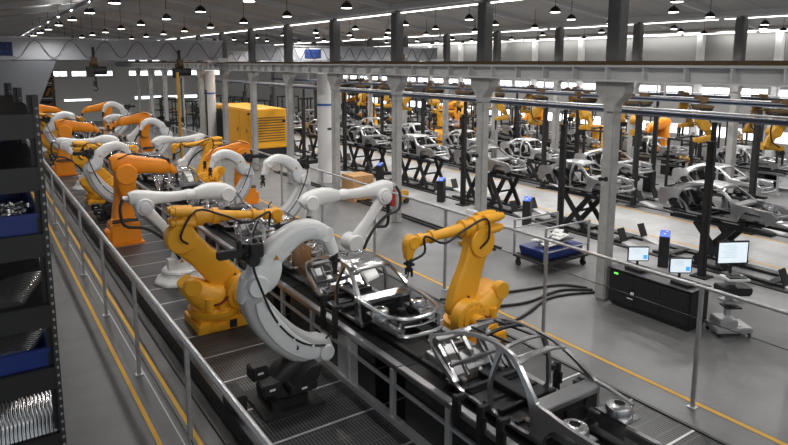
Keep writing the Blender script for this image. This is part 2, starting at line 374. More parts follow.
for X_, ys, st, cnt, nm in rows:
    for k in range(cnt):
        lab = '%s black dome pendant lamp in the row %s' % (ORD[k].capitalize(), nm)
        y = ys + st * k
        zc = 7.35 + .9 * (1 - abs((X_ % 12) - 6) / 6)
        if first: p0.location = (X_, y, 7.05); p0['label'] = lab; o = p0; first = False
        else: o = copy_tree(p0, loc=(X_, y, 7.05), label=lab)
        o['group'] = 'dome pendant lamps'
        for ch in o.children:
            if ch.name.startswith('cord'): ch.scale.z = (zc - 7.0) / .75
        lo = bpy.data.objects.new('lamp_light', down[int(X_ // 12)]); C.objects.link(lo); lo.parent = o; lo.location = (0, 0, -.10)
        if X_ < 4:
            l = bpy.data.lights.new('uplight', 'SPOT'); l.energy = 90; l.spot_size = 2.7; l.spot_blend = .7; l.shadow_soft_size = .05
            lo = bpy.data.objects.new('uplight', l); C.objects.link(lo); lo.parent = o; lo.location = (0, 0, .22); lo.rotation_euler = (PI, 0, 0)
r = MB().box((3.3, 30, 7.38), (.07, 60, .09)).build('lamp_track', 'shaft_grey', smooth=False); tag(r, 'straight grey ceiling track carrying the far left row of lamps', 'track')
# ================================================================== PLATFORM
pl = thing('robot_platform', 'long black steel grating platform carrying the robots and the car line', 'platform', (5.6, 28, 0))
MB().box((0, 0, .27), (5.36, 60, .06)).build('grating', 'grating', pl, smooth=False)
for sx in (-1, 1):
    MB().box((sx * 2.70, 0, .17), (.06, 60, .30)).build('edge_beam', 'dark_steel', pl, smooth=False)
b = MB(); y = -29.6
while y < 29.8: b.box((0, y, .302), (5.3, .035, .012)); y += 1.0
b.build('joint_strips', 'galvanised', pl, smooth=False)
b = MB(); y = -29
while y < 29:
    for x in (-2.4, -1, 1, 2.4): b.box((x, y, .12), (.1, .1, .24))
    y += 2
b.build('support_feet', 'dark_steel', pl, smooth=False)
# ================================================================== CONVEYOR
def conveyor():
    r = thing('conveyor_section', 'x', 'conveyor', (5.48, 4.9, .3)); Ln = 3.8
    MB().box((0, 0, .86), (1.2, Ln - .02, .06)).build('bed', 'black', r, smooth=False)
    for sx in (-1, 1):
        b = MB(); b.box((sx * .66, 0, .88), (.12, Ln - .01, .09)); b.build('top_rail', 'sheet_steel', r, bevel=.01)
        b = MB(); b.box((sx * .69, 0, .05), (.10, Ln - .01, .1)); b.box((sx * .70, 0, .60), (.04, Ln - .01, .045)); b.build('side_rail', 'rail_steel', r, smooth=False)
        for k in range(3):
            MB().box((sx * .69, -Ln / 2 + .15 + k * 1.27, .44), (.07, .09, .8)).build('support_post', 'rail_steel', r, bevel=.008)
        MB().box((sx * .675, -.42, .42), (.02, .62, .74)).build('side_panel', 'panel_steel', r, smooth=False)
        MB().box((sx * .64, .3, .44), (.02, 3.0, .7)).build('dark_panel', 'dark_steel', r, smooth=False)
    for x in (-.3, .3): MB().box((x, 0, .92), (.07, Ln - .02, .06)).build('skid_rail', 'dark_steel', r, bevel=.008)
    return r
cv = conveyor()
for k in range(12):
    lab = '%s section of the black car conveyor on the platform, counted from the camera' % ORD[k].capitalize()
    o = cv if k == 0 else copy_tree(cv, loc=(5.48, 4.9 + 3.8 * k - (0), .3), label=lab)
    if k == 0: o.location = (5.48, 4.9, .3); o['label'] = lab
    o['group'] = 'car conveyor sections'
# ================================================================== CAR BODIES
def wx(y, z):
    x = .54
    if z > .42: x -= .17 * ((z - .42) / .42) ** 1.25
    if z < .12: x -= .03 * (.12 - z) / .12
    if y < -.9: x -= .14 * ((-y - .9) / .7) ** 2
    if y > 1.0: x -= .10 * ((y - 1.0) / .6) ** 2
    return x
def arc(cy, cz, r, a0, a1, n=9): return [(cy + r * math.cos(math.radians(a0 + (a1 - a0) * k / n)), cz + r * math.sin(math.radians(a0 + (a1 - a0) * k / n))) for k in range(n + 1)]
def sm(pts, k=3): return [(p.x, p.y) for p in crom([(a, b_, 0) for a, b_ in pts], k)]
def closed(pts, k=3):
    q = [Vector((a, b_, 0)) for a, b_ in pts]; n_ = len(q); out = []
    for i in range(n_):
        a, b_, c, d = q[i - 1], q[i], q[(i + 1) % n_], q[(i + 2) % n_]
        for j in range(k):
            t = j / k; v = .5 * ((2 * b_) + (c - a) * t + (2 * a - 5 * b_ + 4 * c - d) * t * t + (3 * b_ - 3 * c + d - a) * t ** 3); out.append((v.x, v.y))
    return out
FDOOR = closed([(-.49, .08), (-.2, .05), (.08, .055), (.125, .2), (.135, .45), (.12, .68), (.08, .79), (-.12, .735), (-.34, .59), (-.47, .45), (-.51, .25)])
RDOOR_S = closed([(.19, .06), (.42, .05), (.62, .07), (.70, .2), (.86, .34), (.92, .46), (.80, .65), (.55, .775), (.24, .805), (.18, .66), (.185, .3)])
RDOOR_L = closed([(.19, .06), (.45, .05), (.71, .065), (.88, .18), (1.13, .33), (1.34, .485), (1.14, .62), (.86, .73), (.5, .80), (.23, .81), (.175, .66), (.185, .3)])
def side_panel(front, rear, sgn):
    lower = [(-.66, 0.0), (.66, 0.0)]
    if rear: back = arc(1.02, .02, .33, 180, 0) + sm([(1.38, .06), (1.55, .12), (1.62, .3), (1.60, .5), (1.5, .565), (1.28, .585), (1.1, .62), (.9, .71), (.7, .79), (.45, .835), (.2, .84)])
    else: back = sm([(.74, 0.0), (.92, .12), (1.17, .27), (1.43, .49), (1.40, .535), (1.15, .65), (.88, .76), (.55, .835), (.2, .845)])
    top = sm([(.2, .843), (0, .825), (-.16, .77), (-.38, .63), (-.56, .50)])[1:]
    if front: fr = sm([(-.56, .50), (-.62, .475), (-.9, .45), (-1.3, .40), (-1.52, .33), (-1.58, .2), (-1.5, .1), (-1.36, .04)])[1:] + arc(-1.02, .02, .33, 0, 180)[::1]
    else: fr = sm([(-.56, .50), (-.60, .40), (-.62, .2), (-.66, 0)])[1:-1]
    if front: fr = fr[:len(fr) - 10] + arc(-1.02, .02, .33, 180, 0)
    outer = lower + back[(0 if rear else 1):] + top + fr
    loops = [outer, FDOOR, RDOOR_S if rear else RDOOR_L]
    o2 = [outer[0]]
    for p in outer[1:]:
        if (Vector(p) - Vector(o2[-1])).length > 1e-4: o2.append(p)
    if (Vector(o2[0]) - Vector(o2[-1])).length < 1e-4: o2.pop()
    loops[0] = o2
    return MB().sheet(loops, lambda y, z, t: (sgn * (wx(y, z) - t), y, z), .05)
def car(kind):
    r = thing('car_body', 'x', 'car body', (0, 0, 0))
    m = {'A': 'sheet_steel', 'B': 'bare_steel', 'bg': 'body_steel'}[kind]
    side_panel(kind in ('bg', 'A'), kind == 'bg', -1).build('side_panel', m, r, bevel=0)
    side_panel(kind == 'bg', kind == 'bg', 1).build('side_panel', m, r)
    # floor
    b = MB(); b.box((0, .25, .03), (.98, 1.9, .03)); b.box((0, .1, .09), (.16, 1.5, .10))
    for k in range(7): b.box((-.28, -.5 + .27 * k, .055), (.36, .06, .03)); b.box((.28, -.5 + .27 * k, .055), (.36, .06, .03))
    b.build('floor_pan', 'dark_sheet', r, bevel=.008)
    for y in (.02, .62): MB().box((0, y, .075), (.98, .07, .07)).build('cross_member', 'dark_sheet', r, bevel=.01)
    # cowl, firewall
    b = MB(); b.prism([(-.66, .43), (-.50, .47), (-.46, .44), (-.50, .40), (-.66, .36)], 0, -.49, .49); b.build('cowl', m, r, bevel=.008)
    b = MB(); b.box((0, -.62, .24), (.96, .03, .36)); b.box((0, -.64, .2), (.22, .05, .2)); b.box((-.3, -.64, .3), (.16, .03, .1)); b.cyl((.28, -.66, .3), (.28, -.6, .3), .06); b.build('firewall', 'dark_sheet', r, bevel=.01)
    # front rails, aprons, strut towers
    for sx in (-1, 1):
        b = MB(); b.bar((sx * .34, -.6, .14), (sx * .34, -1.55, .17), .09, .11); b.bar((sx * .34, -.6, .14), (sx * .30, -.2, .03), .09, .07); b.build('front_rail', m, r, bevel=.012)
        b = MB(); b.prism([(sx * .24, -1.2), (sx * .50, -1.2), (sx * .50, -.78), (sx * .24, -.78)], 2, .28, .30); b.bar((sx * .26, -1.0, .08), (sx * .30, -1.0, .28), .34, .03); b.lathe([(0, .155), (.6, .15), (.9, .14), (1, .12)], (sx * .38, -1.0, .30), (sx * .38, -1.0, .40), 24, False)
        b.lathe([(0, .13), (.3, .135), (1, .075), (.9, .06), (.2, .058)], (sx * .38, -1.0, .395), (sx * .38, -1.0, .425), 24, False); b.build('strut_tower', 'bare_steel', r, bevel=0)
        if kind == 'A' and sx < 0: continue
        b = MB(); 
        if kind == 'B': b.sweep([(-.55, .46, .03, .035), (-.8, .45, .03, .035), (-1.1, .43, .03, .035), (-1.3, .41, .03, .035)]) if 0 else b.tube([(sx * .51, -.5, .46), (sx * .52, -.8, .45), (sx * .50, -1.15, .43), (sx * .43, -1.4, .41), (sx * .25, -1.56, .40), (0, -1.60, .395)], .032, 8)
        else: b.tube([(sx * .50, -.5, .46), (sx * .51, -.8, .44), (sx * .49, -1.1 if kind == 'A' else -1.5, .40)], .026, 8)
        b.build('upper_rail', m, r)
    if kind != 'A':
        b = MB(); b.tube([(-.42, -1.56, .17), (-.3, -1.66, .17), (0, -1.70, .17), (.3, -1.66, .17), (.42, -1.56, .17)], .035, 8)
        b.tube([(-.40, -1.52, .28), (0, -1.60, .28), (.40, -1.52, .28)], .022, 8)
        for x in (-.34, .34): b.box((x, -1.55, .24), (.06, .05, .26))
        b.build('bumper_beam', m, r)
        b = MB(); b.box((0, -1.05, .12), (.46, .4, .12)); b.cyl((-.15, -1.2, .16), (.18, -1.2, .16), .09); b.cyl((.1, -.9, .1), (.1, -.9, .27), .08); b.build('front_subframe', 'dark_sheet', r, bevel=.015)
    # roof
    def bow(y, z, d, hw, m_=m):
        b = MB(); pts = [(-hw, z - .03), (-hw * .6, z + .012), (0, z + .025), (hw * .6, z + .012), (hw, z - .03)]
        q = crom([(a, 0, c) for a, c in pts], 4); P_ = [(v.x, v.z) for v in q]
        b.prism(P_ + [(x, zz - .025) for x, zz in P_[::-1]], 1, y - d / 2, y + d / 2); return b
    if kind == 'A':
        bow(-.16, .79, .09, .40).build('roof_bow', 'bare_steel', r); bow(.12, .83, .06, .37).build('roof_bow', m, r)
        bow(.50, .835, .05, .37).build('roof_bow', 'dark_sheet', r); bow(.86, .76, .08, .40).build('roof_bow', m, r)
        for x in (-.2, .2): MB().bar((x, .14, .84), (x, .86, .78), .03, .02).build('roof_stringer', 'dark_sheet', r)
    else:
        b = MB(); ys = [(-.17, .785), (-.05, .82), (.15, .845), (.4, .85), (.65, .825), (.9, .755)]
        b2 = b.bm; g = []
        for y, z in ys:
            hw = wx(y, z - .02) - .01; g.append([b2.verts.new((hw * t, y, z + .022 * (1 - t * t))) for t in (-1, -.6, -.2, .2, .6, 1)])
        for i in range(len(g) - 1):
            for k in range(5):
                if kind == 'B' and i in (3,) and k in (1, 2, 3): continue
                b2.faces.new((g[i][k], g[i][k + 1], g[i + 1][k + 1], g[i + 1][k]))
        o = b.build('roof_panel', m, r); sd = o.modifiers.new('thickness', 'SOLIDIFY'); sd.thickness = .02; sd.offset = -1
        bow(-.19, .775, .06, .39).build('roof_bow', 'bare_steel', r)
    # rear
    b = MB(); yb = 1.3 if kind != 'bg' else 1.1
    fr = [(-.46, .06), (-.46, .50), (.46, .50), (.46, .06)]
    b.bar((-.44, .85, .08), (-.44, yb, .49), .06, .04); b.bar((.44, .85, .08), (.44, yb, .49), .06, .04)
    b.box((0, yb, .50), (.92, .16, .03)); b.bar((-.44, 1.0, .24), (.44, 1.0, .24), .05, .05); b.bar((0, .88, .1), (0, yb, .49), .07, .03)
    b.bar((-.22, .88, .1), (-.22, yb, .49), .03, .03); b.bar((.22, .88, .1), (.22, yb, .49), .03, .03); b.bar((-.34, .90, .14), (-.34, yb - .1, .44), .14, .015); b.bar((.34, .90, .14), (.34, yb - .1, .44), .14, .015); b.bar((0, .90, .16), (0, yb - .1, .30), .40, .015)
    b.build('rear_bulkhead', m, r, bevel=.006)
    if kind == 'bg':
      for sx in (-1, 1):
        b = MB(); b.lathe([(0, .28), (.5, .28), (.9, .22), (1, .1)], (sx * .42, 1.02, .27), (sx * .24, 1.02, .27), 20, True); b.build('wheelhouse', 'dark_sheet', r)
    if kind == 'bg':
        b = MB(); b.box((0, 1.35, .08), (.86, .44, .03)); b.box((0, 1.60, .2), (.84, .03, .26)); b.box((0, 1.60, .34), (.5, .03, .05)); b.build('boot_floor', m, r, bevel=.01)
    else:
        b = MB(); b.bar((-.34, .8, .06), (-.34, 1.62, .14), .08, .09); b.bar((.34, .8, .06), (.34, 1.62, .14), .08, .09); b.bar((-.38, 1.6, .14), (.38, 1.6, .14), .06, .08); b.build('rear_rail', m, r, bevel=.01)
        if kind == 'A':
            b = MB(); b.box((-.38, 1.28, .30), (.06, .20, .34)); b.box((-.38, 1.34, .42), (.16, .3, .05)); b.box((.38, 1.28, .30), (.06, .2, .34)); b.build('suspension_mount', 'galvanised', r, bevel=.02)
    return r
carA, carB, carG = car('A'), car('B'), car('bg')
CZ = 1.262
carA.location = (5.50, 5.0, CZ); carA['label'] = 'nearest bare grey car body with open roof bows and one round strut tower showing'
carB.location = (5.50, 8.8, CZ); carB['label'] = 'shiny bare metal car body behind the nearest one, its open nose pointing at the camera'
k = 0
for yy in (12.6, 16.4, 20.2, 24.0, 27.8, 31.6, 35.4, 39.2, 43.0, 46.8):
    k += 1; copy_tree(carB, loc=(5.50, yy, CZ), label='Bare metal car body on the robot line, %s from the camera' % ORD[k + 1], group='car bodies on the robot line')
carA['group'] = carB['group'] = 'car bodies on the robot line'
# ================================================================== ROBOTS
def hub(b, u, z, r, y0, y1, n=24): b.lathe([(0, r * .93), (.06, r), (.94, r), (1, r * .93)], (u, y0, z), (u, y1, z), n)
def bolts(b, u, z, r, y, n=8, s=.02):
    for k in range(n): a = 2 * PI * k / n; b.cyl((u + r * math.cos(a), y - .01, z + r * math.sin(a)), (u + r * math.cos(a), y + .01, z + r * math.sin(a)), s, n=6)
def gripper(parent, u, z, m='black', k=1.0, kind=0):
    r = MB(); r.cyl((u, 0, z + .12 * k), (u, 0, z), .07 * k); r.box((u, 0, z - .03 * k), (.16 * k, .22 * k, .06 * k)); g = r.build('tool_head', m, parent, bevel=.008)
    b = MB()
    if kind == 0:
        b.box((u, 0, z - .13 * k), (.08 * k, .1 * k, .16 * k)); b.box((u + .05 * k, .05 * k, z - .2 * k), (.04 * k, .05 * k, .16 * k)); b.box((u - .04 * k, -.05 * k, z - .22 * k), (.04 * k, .05 * k, .2 * k))
        b.tube([(u, .0, z - .1 * k), (u + .03 * k, 0, z - .3 * k), (u + .1 * k, 0, z - .38 * k)], .018 * k, 6)
        b.build('welding_gun', 'dark_steel', parent, bevel=.006)
    else:
        b.box((u - .2 * k, 0, z), (.5 * k, .12 * k, .12 * k)); b.box((u + .1 * k, 0, z + .02), (.2 * k, .3 * k, .2 * k)); b.cyl((u + .02 * k, -.22 * k, z - .1 * k), (u + .02 * k, .2 * k, z - .1 * k), .09 * k)
        for q in (-.12, .12): b.cyl((u + q * k, 0, z - .12 * k), (u + q * k, .0, z + .18 * k), .04 * k)
        b.build('valve_block', 'black', parent, bevel=.012)
    return g
def robot_yellow(loc, rz, label, sh, el, fa, wr, tool, m='yellow', cable='rubber'):
    r = thing('industrial_robot', label, 'robot', loc, rz, 'articulated robots on the platform')
    b = MB(); b.box((0, 0, .09), (.98, .98, .18)); b.box((0, 0, .2), (.84, .84, .08))
    for sx in (-1, 1):
        for sy in (-1, 1): b.cyl((sx * .42, sy * .42, .18), (sx * .42, sy * .42, .22), .03, n=6)
    b.box((-.1, -.5, .1), (.3, .04, .1)); base = b.build('base', m, r, bevel=.02)
    MB().box((.2, -.50, .11), (.14, .03, .15)).build('connector_box', 'black', base)
    b = MB(); b.lathe([(0, .50), (.25, .52), (.75, .52), (.8, .44), (1, .42)], (0, 0, .24), (0, 0, .42), 32)
    b.sweep([(-.58, .98, .14, .24), (-.44, .80, .22, .32), (-.1, .56, .30, .38), (.25, .52, .26, .36)], 0, 16, .55)
    b.sweep([(.05, .42, .30, .30), (sh[0] * .7, sh[1] * .75 + .1, .24, .26), (sh[0], sh[1], .22, .22)], 0, 16, .6)
    hub(b, -.50, .92, .17, -.34, -.18); b.cyl((-.22, -.36, .40), (-.22, -.36, .66), .085); b.cyl((.0, -.42, .40), (.0, -.42, .52), .06); b.cyl((-.32, .30, .4), (-.32, .30, .7), .09)
    b.build('turret', m, r, bevel=0)
    b = MB(); hub(b, sh[0], sh[1], .34, -.46, -.20, 28); hub(b, sh[0], sh[1], .24, -.50, -.44, 24); hub(b, sh[0], sh[1], .13, -.66, -.48); bolts(b, sh[0], sh[1], .29, -.465, 14); b.build('shoulder_gear', m, r)
    d = Vector((el[0] - sh[0], el[1] - sh[1]))
    b = MB(); b.sweep([(sh[0] - d.x * .08, sh[1] - d.y * .08, .12, .08), (sh[0], sh[1], .25, .13), (sh[0] + d.x * .3, sh[1] + d.y * .3, .29, .13), (sh[0] + d.x * .65, sh[1] + d.y * .65, .25, .12), (el[0], el[1], .27, .11), (el[0] + d.x * .13, el[1] + d.y * .13, .16, .08)], .0, 16, .35)
    la = b.build('lower_arm', m, r)
    b = MB(); hub(b, el[0], el[1], .29, -.17, .14, 28); b.sweep([(el[0] - .04, el[1], .16, .15), (fa[0] - .12, fa[1] - .05, .19, .17), (fa[0] + .1, fa[1], .16, .15)], .02, 16, .6)
    f = Vector((wr[0] - fa[0], wr[1] - fa[1])).normalized()
    for yy, zz in ((-.12, .12), (.10, .12), (-.10, -.10), (.1, -.1)): b.lathe([(0, .09), (.8, .09), (.82, .07), (1, .065)], (fa[0] - .02, yy, fa[1] + zz), (fa[0] - f.x * .48, yy, fa[1] + zz - f.y * .48), 14)
    b.build('elbow_housing', m, r)
    b = MB(); b.lathe([(0, .19), (.10, .19), (.11, .14), (.2, .13), (.21, .165), (.27, .165), (.28, .115), (.68, .08), (.69, .12), (.74, .12), (.75, .085), (.84, .08), (.85, .115), (.92, .115), (.93, .09), (1, .09)], (fa[0], .02, fa[1]), (wr[0], .02, wr[1]), 20); b.build('forearm', m, r)
    b = MB(); hub(b, wr[0], wr[1], .12, -.1, .13); b.sweep([(wr[0] - f.x * .05, wr[1], .11, .10), (wr[0] + f.x * .03, wr[1] - .02, .13, .11), (tool[0], tool[1] + .12, .10, .09), (tool[0], tool[1], .07, .07)], .02, 14, .6); bolts(b, wr[0], wr[1], .08, -.1, 6, .014); b.build('wrist', m, r)
    gripper(r, tool[0], tool[1] - .06, 'dark_steel', .8)
    b = MB(); b.tube([(el[0] + .1, -.16, el[1] - .1), (el[0] - .05, -.24, el[1] + .1), (fa[0], -.2, fa[1] + .16), (fa[0] + (wr[0] - fa[0]) * .3, -.16, fa[1] + .05 + (wr[1] - fa[1]) * .3), (fa[0] + (wr[0] - fa[0]) * .6, -.14, fa[1] - .12 + (wr[1] - fa[1]) * .6), (wr[0] - f.x * .2, -.12, wr[1] + .1), (wr[0] - f.x * .2, -.1, wr[1] - .2), (tool[0], -.05, tool[1] - .02)], .022, 6); b.build('cable', 'rubber', r)
    b = MB(); b.tube([(-.2, -.36, .5), (0, -.44, .55), (.2, -.40, .7), (sh[0] + .0, -.34, sh[1] + .2), (sh[0] - .1, -.2, sh[1] + .35)], .022, 6); b.build('cable', 'rubber', r)
    b = MB(); b.tube([(-.16, -.38, .5), (.04, -.48, .58), (.24, -.42, .74), (sh[0] + .04, -.36, sh[1] + .22)], .014, 6); b.build('cable', 'red', r)
    return r
def robot_curved(loc, rz, label, m='grey_paint', pedestal=True):
    r = thing('industrial_robot', label, 'robot', loc, rz, 'articulated robots on the platform')
    b = MB(); b.box((0, 0, .02), (.98, .98, .05)); b.box((0, 0, .10), (.6, .6, .14)); b.build('base_plate', 'black', r, bevel=.012)
    b = MB(); b.lathe([(0, .26), (.5, .24), (1, .2)], (0, 0, .15), (0, 0, .34), 24); b.sweep([(-.1, .3, .2, .2), (.1, .45, .22, .2), (.45, .58, .16, .16), (.66, .64, .14, .14)], 0, 14, .5); b.build('turret', 'black', r, bevel=0)
    for (c, d) in (((-.30, -.18, .38), (.30, .28, .18)), ((-.34, .16, .50), (.26, .26, .22)), ((.16, -.30, .34), (.46, .30, .14))):
        q = MB().box(c, d).build('control_box', 'black', r, bevel=.02)
        MB().box((c[0], c[1] - d[1] / 2 - .003, c[2] + .01), (.09, .006, .03)).build('label_plate', 'pale_grey', q, smooth=False)
    MB().prism([(.0, .40), (.42, .40), (.48, .62), (.30, .62)], 1, -.42, -.12).build('motor_cover', 'black', r, bevel=.015)
    b = MB(); b.sweep([(.82, .74, .15, .14), (.68, .70, .21, .18), (.42, .74, .23, .18), (.14, .92, .24, .18), (-.12, 1.18, .24, .17), (-.33, 1.48, .22, .16), (-.45, 1.72, .18, .15), (-.50, 1.90, .12, .12)], 0, 16, .4, 6); la = b.build('lower_arm', m, r)
    b = MB(); b.sweep([(.56, .70, .08, .02), (.40, .75, .12, .02), (.10, .96, .14, .02), (-.14, 1.24, .14, .02), (-.31, 1.52, .12, .02), (-.40, 1.74, .07, .02)], -.175, 12, .5, 6); b.build('arm_cover', 'pale_grey', la)
    MB().prism([(.10, .86), (.20, .82), (.28, .90), (.18, .96)], 1, -.204, -.196).build('logo_plate', 'pale_grey', la, smooth=False)
    MB().prism([(.15, .86), (.18, .85), (.2, .88), (.19, .92), (.16, .93), (.17, .9)], 1, -.208, -.204).build('logo', 'black', la, smooth=False)
    b = MB(); b.lathe([(0, .12), (.1, .135), (.9, .135), (1, .12)], (.70, -.2, .66), (.70, .2, .66), 20); b.build('shoulder_cap', 'pale_grey', r)
    b = MB()
    b.sweep([(-.56, 1.74, .10, .12), (-.48, 1.92, .15, .16), (-.30, 2.06, .24, .17), (-.20, 2.22, .20, .17), (-.20, 2.42, .13, .15)], 0, 16, .35); hub(b, -.42, 1.98, .16, -.24, .22); b.sweep([(-.60, 1.72, .07, .10), (-.56, 1.9, .10, .12), (-.5, 2.05, .1, .12)], 0, 12, .5); b.build('yoke', 'pale_grey' if m != 'white_paint' else m, r)
    b = MB(); b.sweep([(-.20, 2.28, .15, .13), (-.10, 2.40, .19, .15), (.06, 2.53, .18, .15), (.26, 2.64, .165, .14), (.48, 2.67, .155, .14), (.68, 2.60, .14, .13), (.76, 2.50, .11, .11)], -.02, 16, .45, 6); ua = b.build('upper_arm', 'white_paint', r)
    b = MB(); b.sweep([(-.03, 2.45, .06, .02), (.08, 2.54, .09, .02), (.26, 2.63, .09, .02), (.48, 2.66, .08, .02), (.60, 2.62, .05, .02)], -.155, 12, .5, 6); b.build('arm_cover', 'pale_grey', ua)
    MB().prism([(-.16, 2.33), (-.08, 2.33), (-.12, 2.40)], 1, -.182, -.17).build('warning_label', 'amber', ua, smooth=False)
    b = MB(); b.sweep([(.74, 2.60, .12, .10), (.84, 2.40, .10, .09), (.92, 2.22, .08, .08)], -.02, 12, .6); hub(b, .76, 2.56, .12, -.14, .12); b.build('wrist', 'white_paint', r)
    gripper(r, .95, 2.12, 'dark_steel', .8)
    gripper(r, -.50, 2.48, 'black', 1.0, 1)
    b = MB(); b.tube([(.66, -.19, .80), (.42, -.19, .86), (.16, -.2, 1.02), (-.08, -.19, 1.28), (-.24, -.2, 1.56), (-.38, -.24, 1.9), (-.5, -.22, 2.3), (-.42, -.1, 2.5)], .018, 6); b.build('cable', 'rubber', r)
    b = MB()
    for q in ((.44, .84), (.12, 1.04), (-.12, 1.34)): b.box((q[0], -.19, q[1]), (.05, .05, .05))
    b.build('cable_clip', 'pale_grey', r, bevel=.006)
    b = MB(); b.tube([(.66, -.1, .82), (.80, -.16, 1.0), (.84, -.15, 1.25), (.72, -.1, 1.36)], .016, 6); b.build('cable', 'rubber', r)
    return r
def robot_white(loc, rz, label, lean=1.0):
    r = thing('industrial_robot', label, 'robot', loc, rz, 'articulated robots on the platform'); m = 'white_paint'
    b = MB(); b.lathe([(0, .62), (.3, .60), (.55, .50), (.7, .46), (1, .44)], (0, 0, .0), (0, 0, .24), 8); b.lathe([(0, .42), (.6, .42), (1, .36)], (0, 0, .22), (0, 0, .34), 28); b.build('base', m, r, bevel=.015)
    b = MB(); b.sweep([(0, .3, .26, .26), (.02, .55, .2, .22), (.06, .86, .17, .17)], 0, 16, .6); b.box((-.2, -.1, .46), (.2, .22, .26)); q = b.build('turret', m, r)
    MB().prism([(-.05, .50), (.05, .50), (0, .59)], 1, -.235, -.228).build('warning_label', 'amber', q, smooth=False)
    b = MB(); hub(b, .07, .86, .22, -.24, .22); b.sweep([(.10, .82, .13, .09), (.0, .98, .16, .10), (-.35, 1.40, .11, .09), (-.70, 1.84, .13, .09), (-.78, 1.94, .13, .09)], -.1, 16, .45); b.build('lower_arm', m, r)
    b = MB(); hub(b, -.76, 1.93, .20, -.24, .2); hub(b, -.76, 1.93, .12, -.28, -.22); bolts(b, -.76, 1.93, .15, -.24, 10, .014); b.build('elbow_hub', 'pale_grey', r)
    b = MB(); b.sweep([(-1.06, 2.12, .13, .13), (-.9, 2.13, .17, .17), (-.7, 2.10, .18, .17), (-.4, 2.08, .14, .14), (-.1, 2.06, .12, .12), (.25, 2.07, .11, .11)], .02, 16, .6); b.lathe([(0, .13), (.4, .135), (.6, .12), (1, .12)], (.22, .02, 2.07), (.5, .02, 2.07), 18); b.build('forearm', m, r)
    b = MB(); b.sweep([(.46, 2.07, .13, .13), (.75, 2.10, .19, .17), (1.05, 2.08, .20, .17), (1.28, 2.02, .17, .16), (1.40, 1.94, .12, .12)], .02, 16, .6); hub(b, 1.22, 2.0, .17, -.2, .2); bolts(b, 1.22, 2.0, .13, -.2, 8, .014); b.cyl((1.2, 0, 1.9), (1.22, 0, 1.68), .08); b.build('wrist', m, r)
    gripper(r, 1.24, 1.62, 'dark_steel', .8)
    MB().cyl((-1.05, .02, 2.12), (-1.2, .02, 2.13), .07).build('cable_port', 'galvanised', r)
    b = MB(); b.tube([(-1.2, -.02, 2.13), (-1.28, -.1, 1.9), (-1.2, -.16, 1.55), (-.8, -.2, 1.45), (-.45, -.22, 1.2), (-.2, -.25, .9), (-.05, -.26, .6)], .035, 8); b.build('cable', 'rubber', r)
    return r
def robot_orange(loc, rz, label, m='orange', low=False):
    r = thing('industrial_robot', label, 'robot', loc, rz, 'articulated robots on the platform')
    b = MB(); b.box((0, 0, .03), (1.0, .96, .06)); b.box((0, 0, .34), (.84, .80, .58), taper=.92); b.box((-.46, -.1, .25), (.14, .44, .42)); b.build('base', m, r, bevel=.03)
    b = MB(); b.tube([(-.36, -.36, .68), (0, -.44, .72), (.34, -.36, .68)], .03, 6); b.tube([(-.36, -.36, .74), (0, -.42, .77), (.34, -.36, .72)], .024, 6); b.build('cable', 'rubber', r)
    b = MB(); b.lathe([(0, .38), (1, .34)], (0, 0, .62), (0, 0, .72), 24); b.sweep([(.02, .70, .30, .28), (.04, 1.0, .28, .25), (.06, 1.35, .24, .22), (.06, 1.75, .22, .2), (.08, 2.15, .24, .2)], .1, 16, .35); b.build('column', m, r)
    b = MB(); b.sweep([(.16, 1.35, .18, .11), (.10, 1.7, .25, .14), (.10, 2.08, .29, .15), (.12, 2.26, .2, .13)], -.26, 16, .6); hub(b, .1, 2.05, .29, -.44, -.14); b.build('lower_arm', m, r)
    b = MB(); b.sweep([(-.24, 2.30, .18, .22), (.0, 2.32, .29, .26), (.35, 2.27, .26, .25), (.8, 2.20, .22, .22), (1.2, 2.13, .21, .21), (1.38, 2.08, .15, .16)], .04, 16, .4); b.build('upper_arm', m, r)
    b = MB(); b.sweep([(1.34, 2.18, .10, .10), (1.46, 2.04, .11, .10), (1.56, 1.90, .08, .08)], .04, 12, .5); b.build('wrist', m, r)
    MB().lathe([(0, .1), (.4, .11), (1, .07)], (1.32, .04, 2.2), (1.44, .04, 2.06), 16).build('wrist_joint', 'black', r)
    gripper(r, 1.6, 1.80, 'dark_steel', .8)
    b = MB(); b.tube([(-.1, -.3, 2.5), (.3, -.26, 2.62), (.8, -.2, 2.5), (1.2, -.18, 2.42), (1.4, -.1, 2.2)], .02, 6); b.build('cable', 'rubber', r)
    return r
PZ = .3
def mirror_tree(root, loc, rz, label, scale=1.0):
    c = copy_tree(root, loc=loc, rz=rz, label=label)
    def f(o):
        for ch in o.children:
            me = ch.data.copy(); me.transform(Matrix.Scale(-1, 4, (0, 1, 0))); me.flip_normals(); ch.data = me; f(ch)
    f(c); c.scale = (scale,) * 3; return c
yk = dict(sh=(.46, .66), el=(-.62, 1.86), fa=(-.34, 2.24), wr=(1.38, 2.06), tool=(1.42, 1.86))
yr = dict(sh=(.34, .58), el=(-.14, 1.88), fa=(-.16, 2.18), wr=(1.40, 2.10), tool=(1.46, 1.80))
rob = {}
rob['c'] = robot_curved((3.7, 8.4, PZ), 0, 'grey curved-arm robot on a black pedestal, the nearest robot beside the left rail')
rob['y'] = robot_yellow((3.79, 11.85, PZ), 0, 'yellow robot on the left of the line, behind the nearest grey curved robot', **yk)
rob['w'] = robot_white((3.9, 14.75, PZ), 0, 'white robot with wide dome base, behind the left yellow robot')
rob['o'] = robot_orange((3.45, 18.9, PZ), 0, 'orange robot with square base, nearest orange one beside the left rail')
tmp = robot_yellow((7.65, 8.5, PZ), PI, 'yellow robot reaching over the nearest car bodies from the right fence side', **yr)
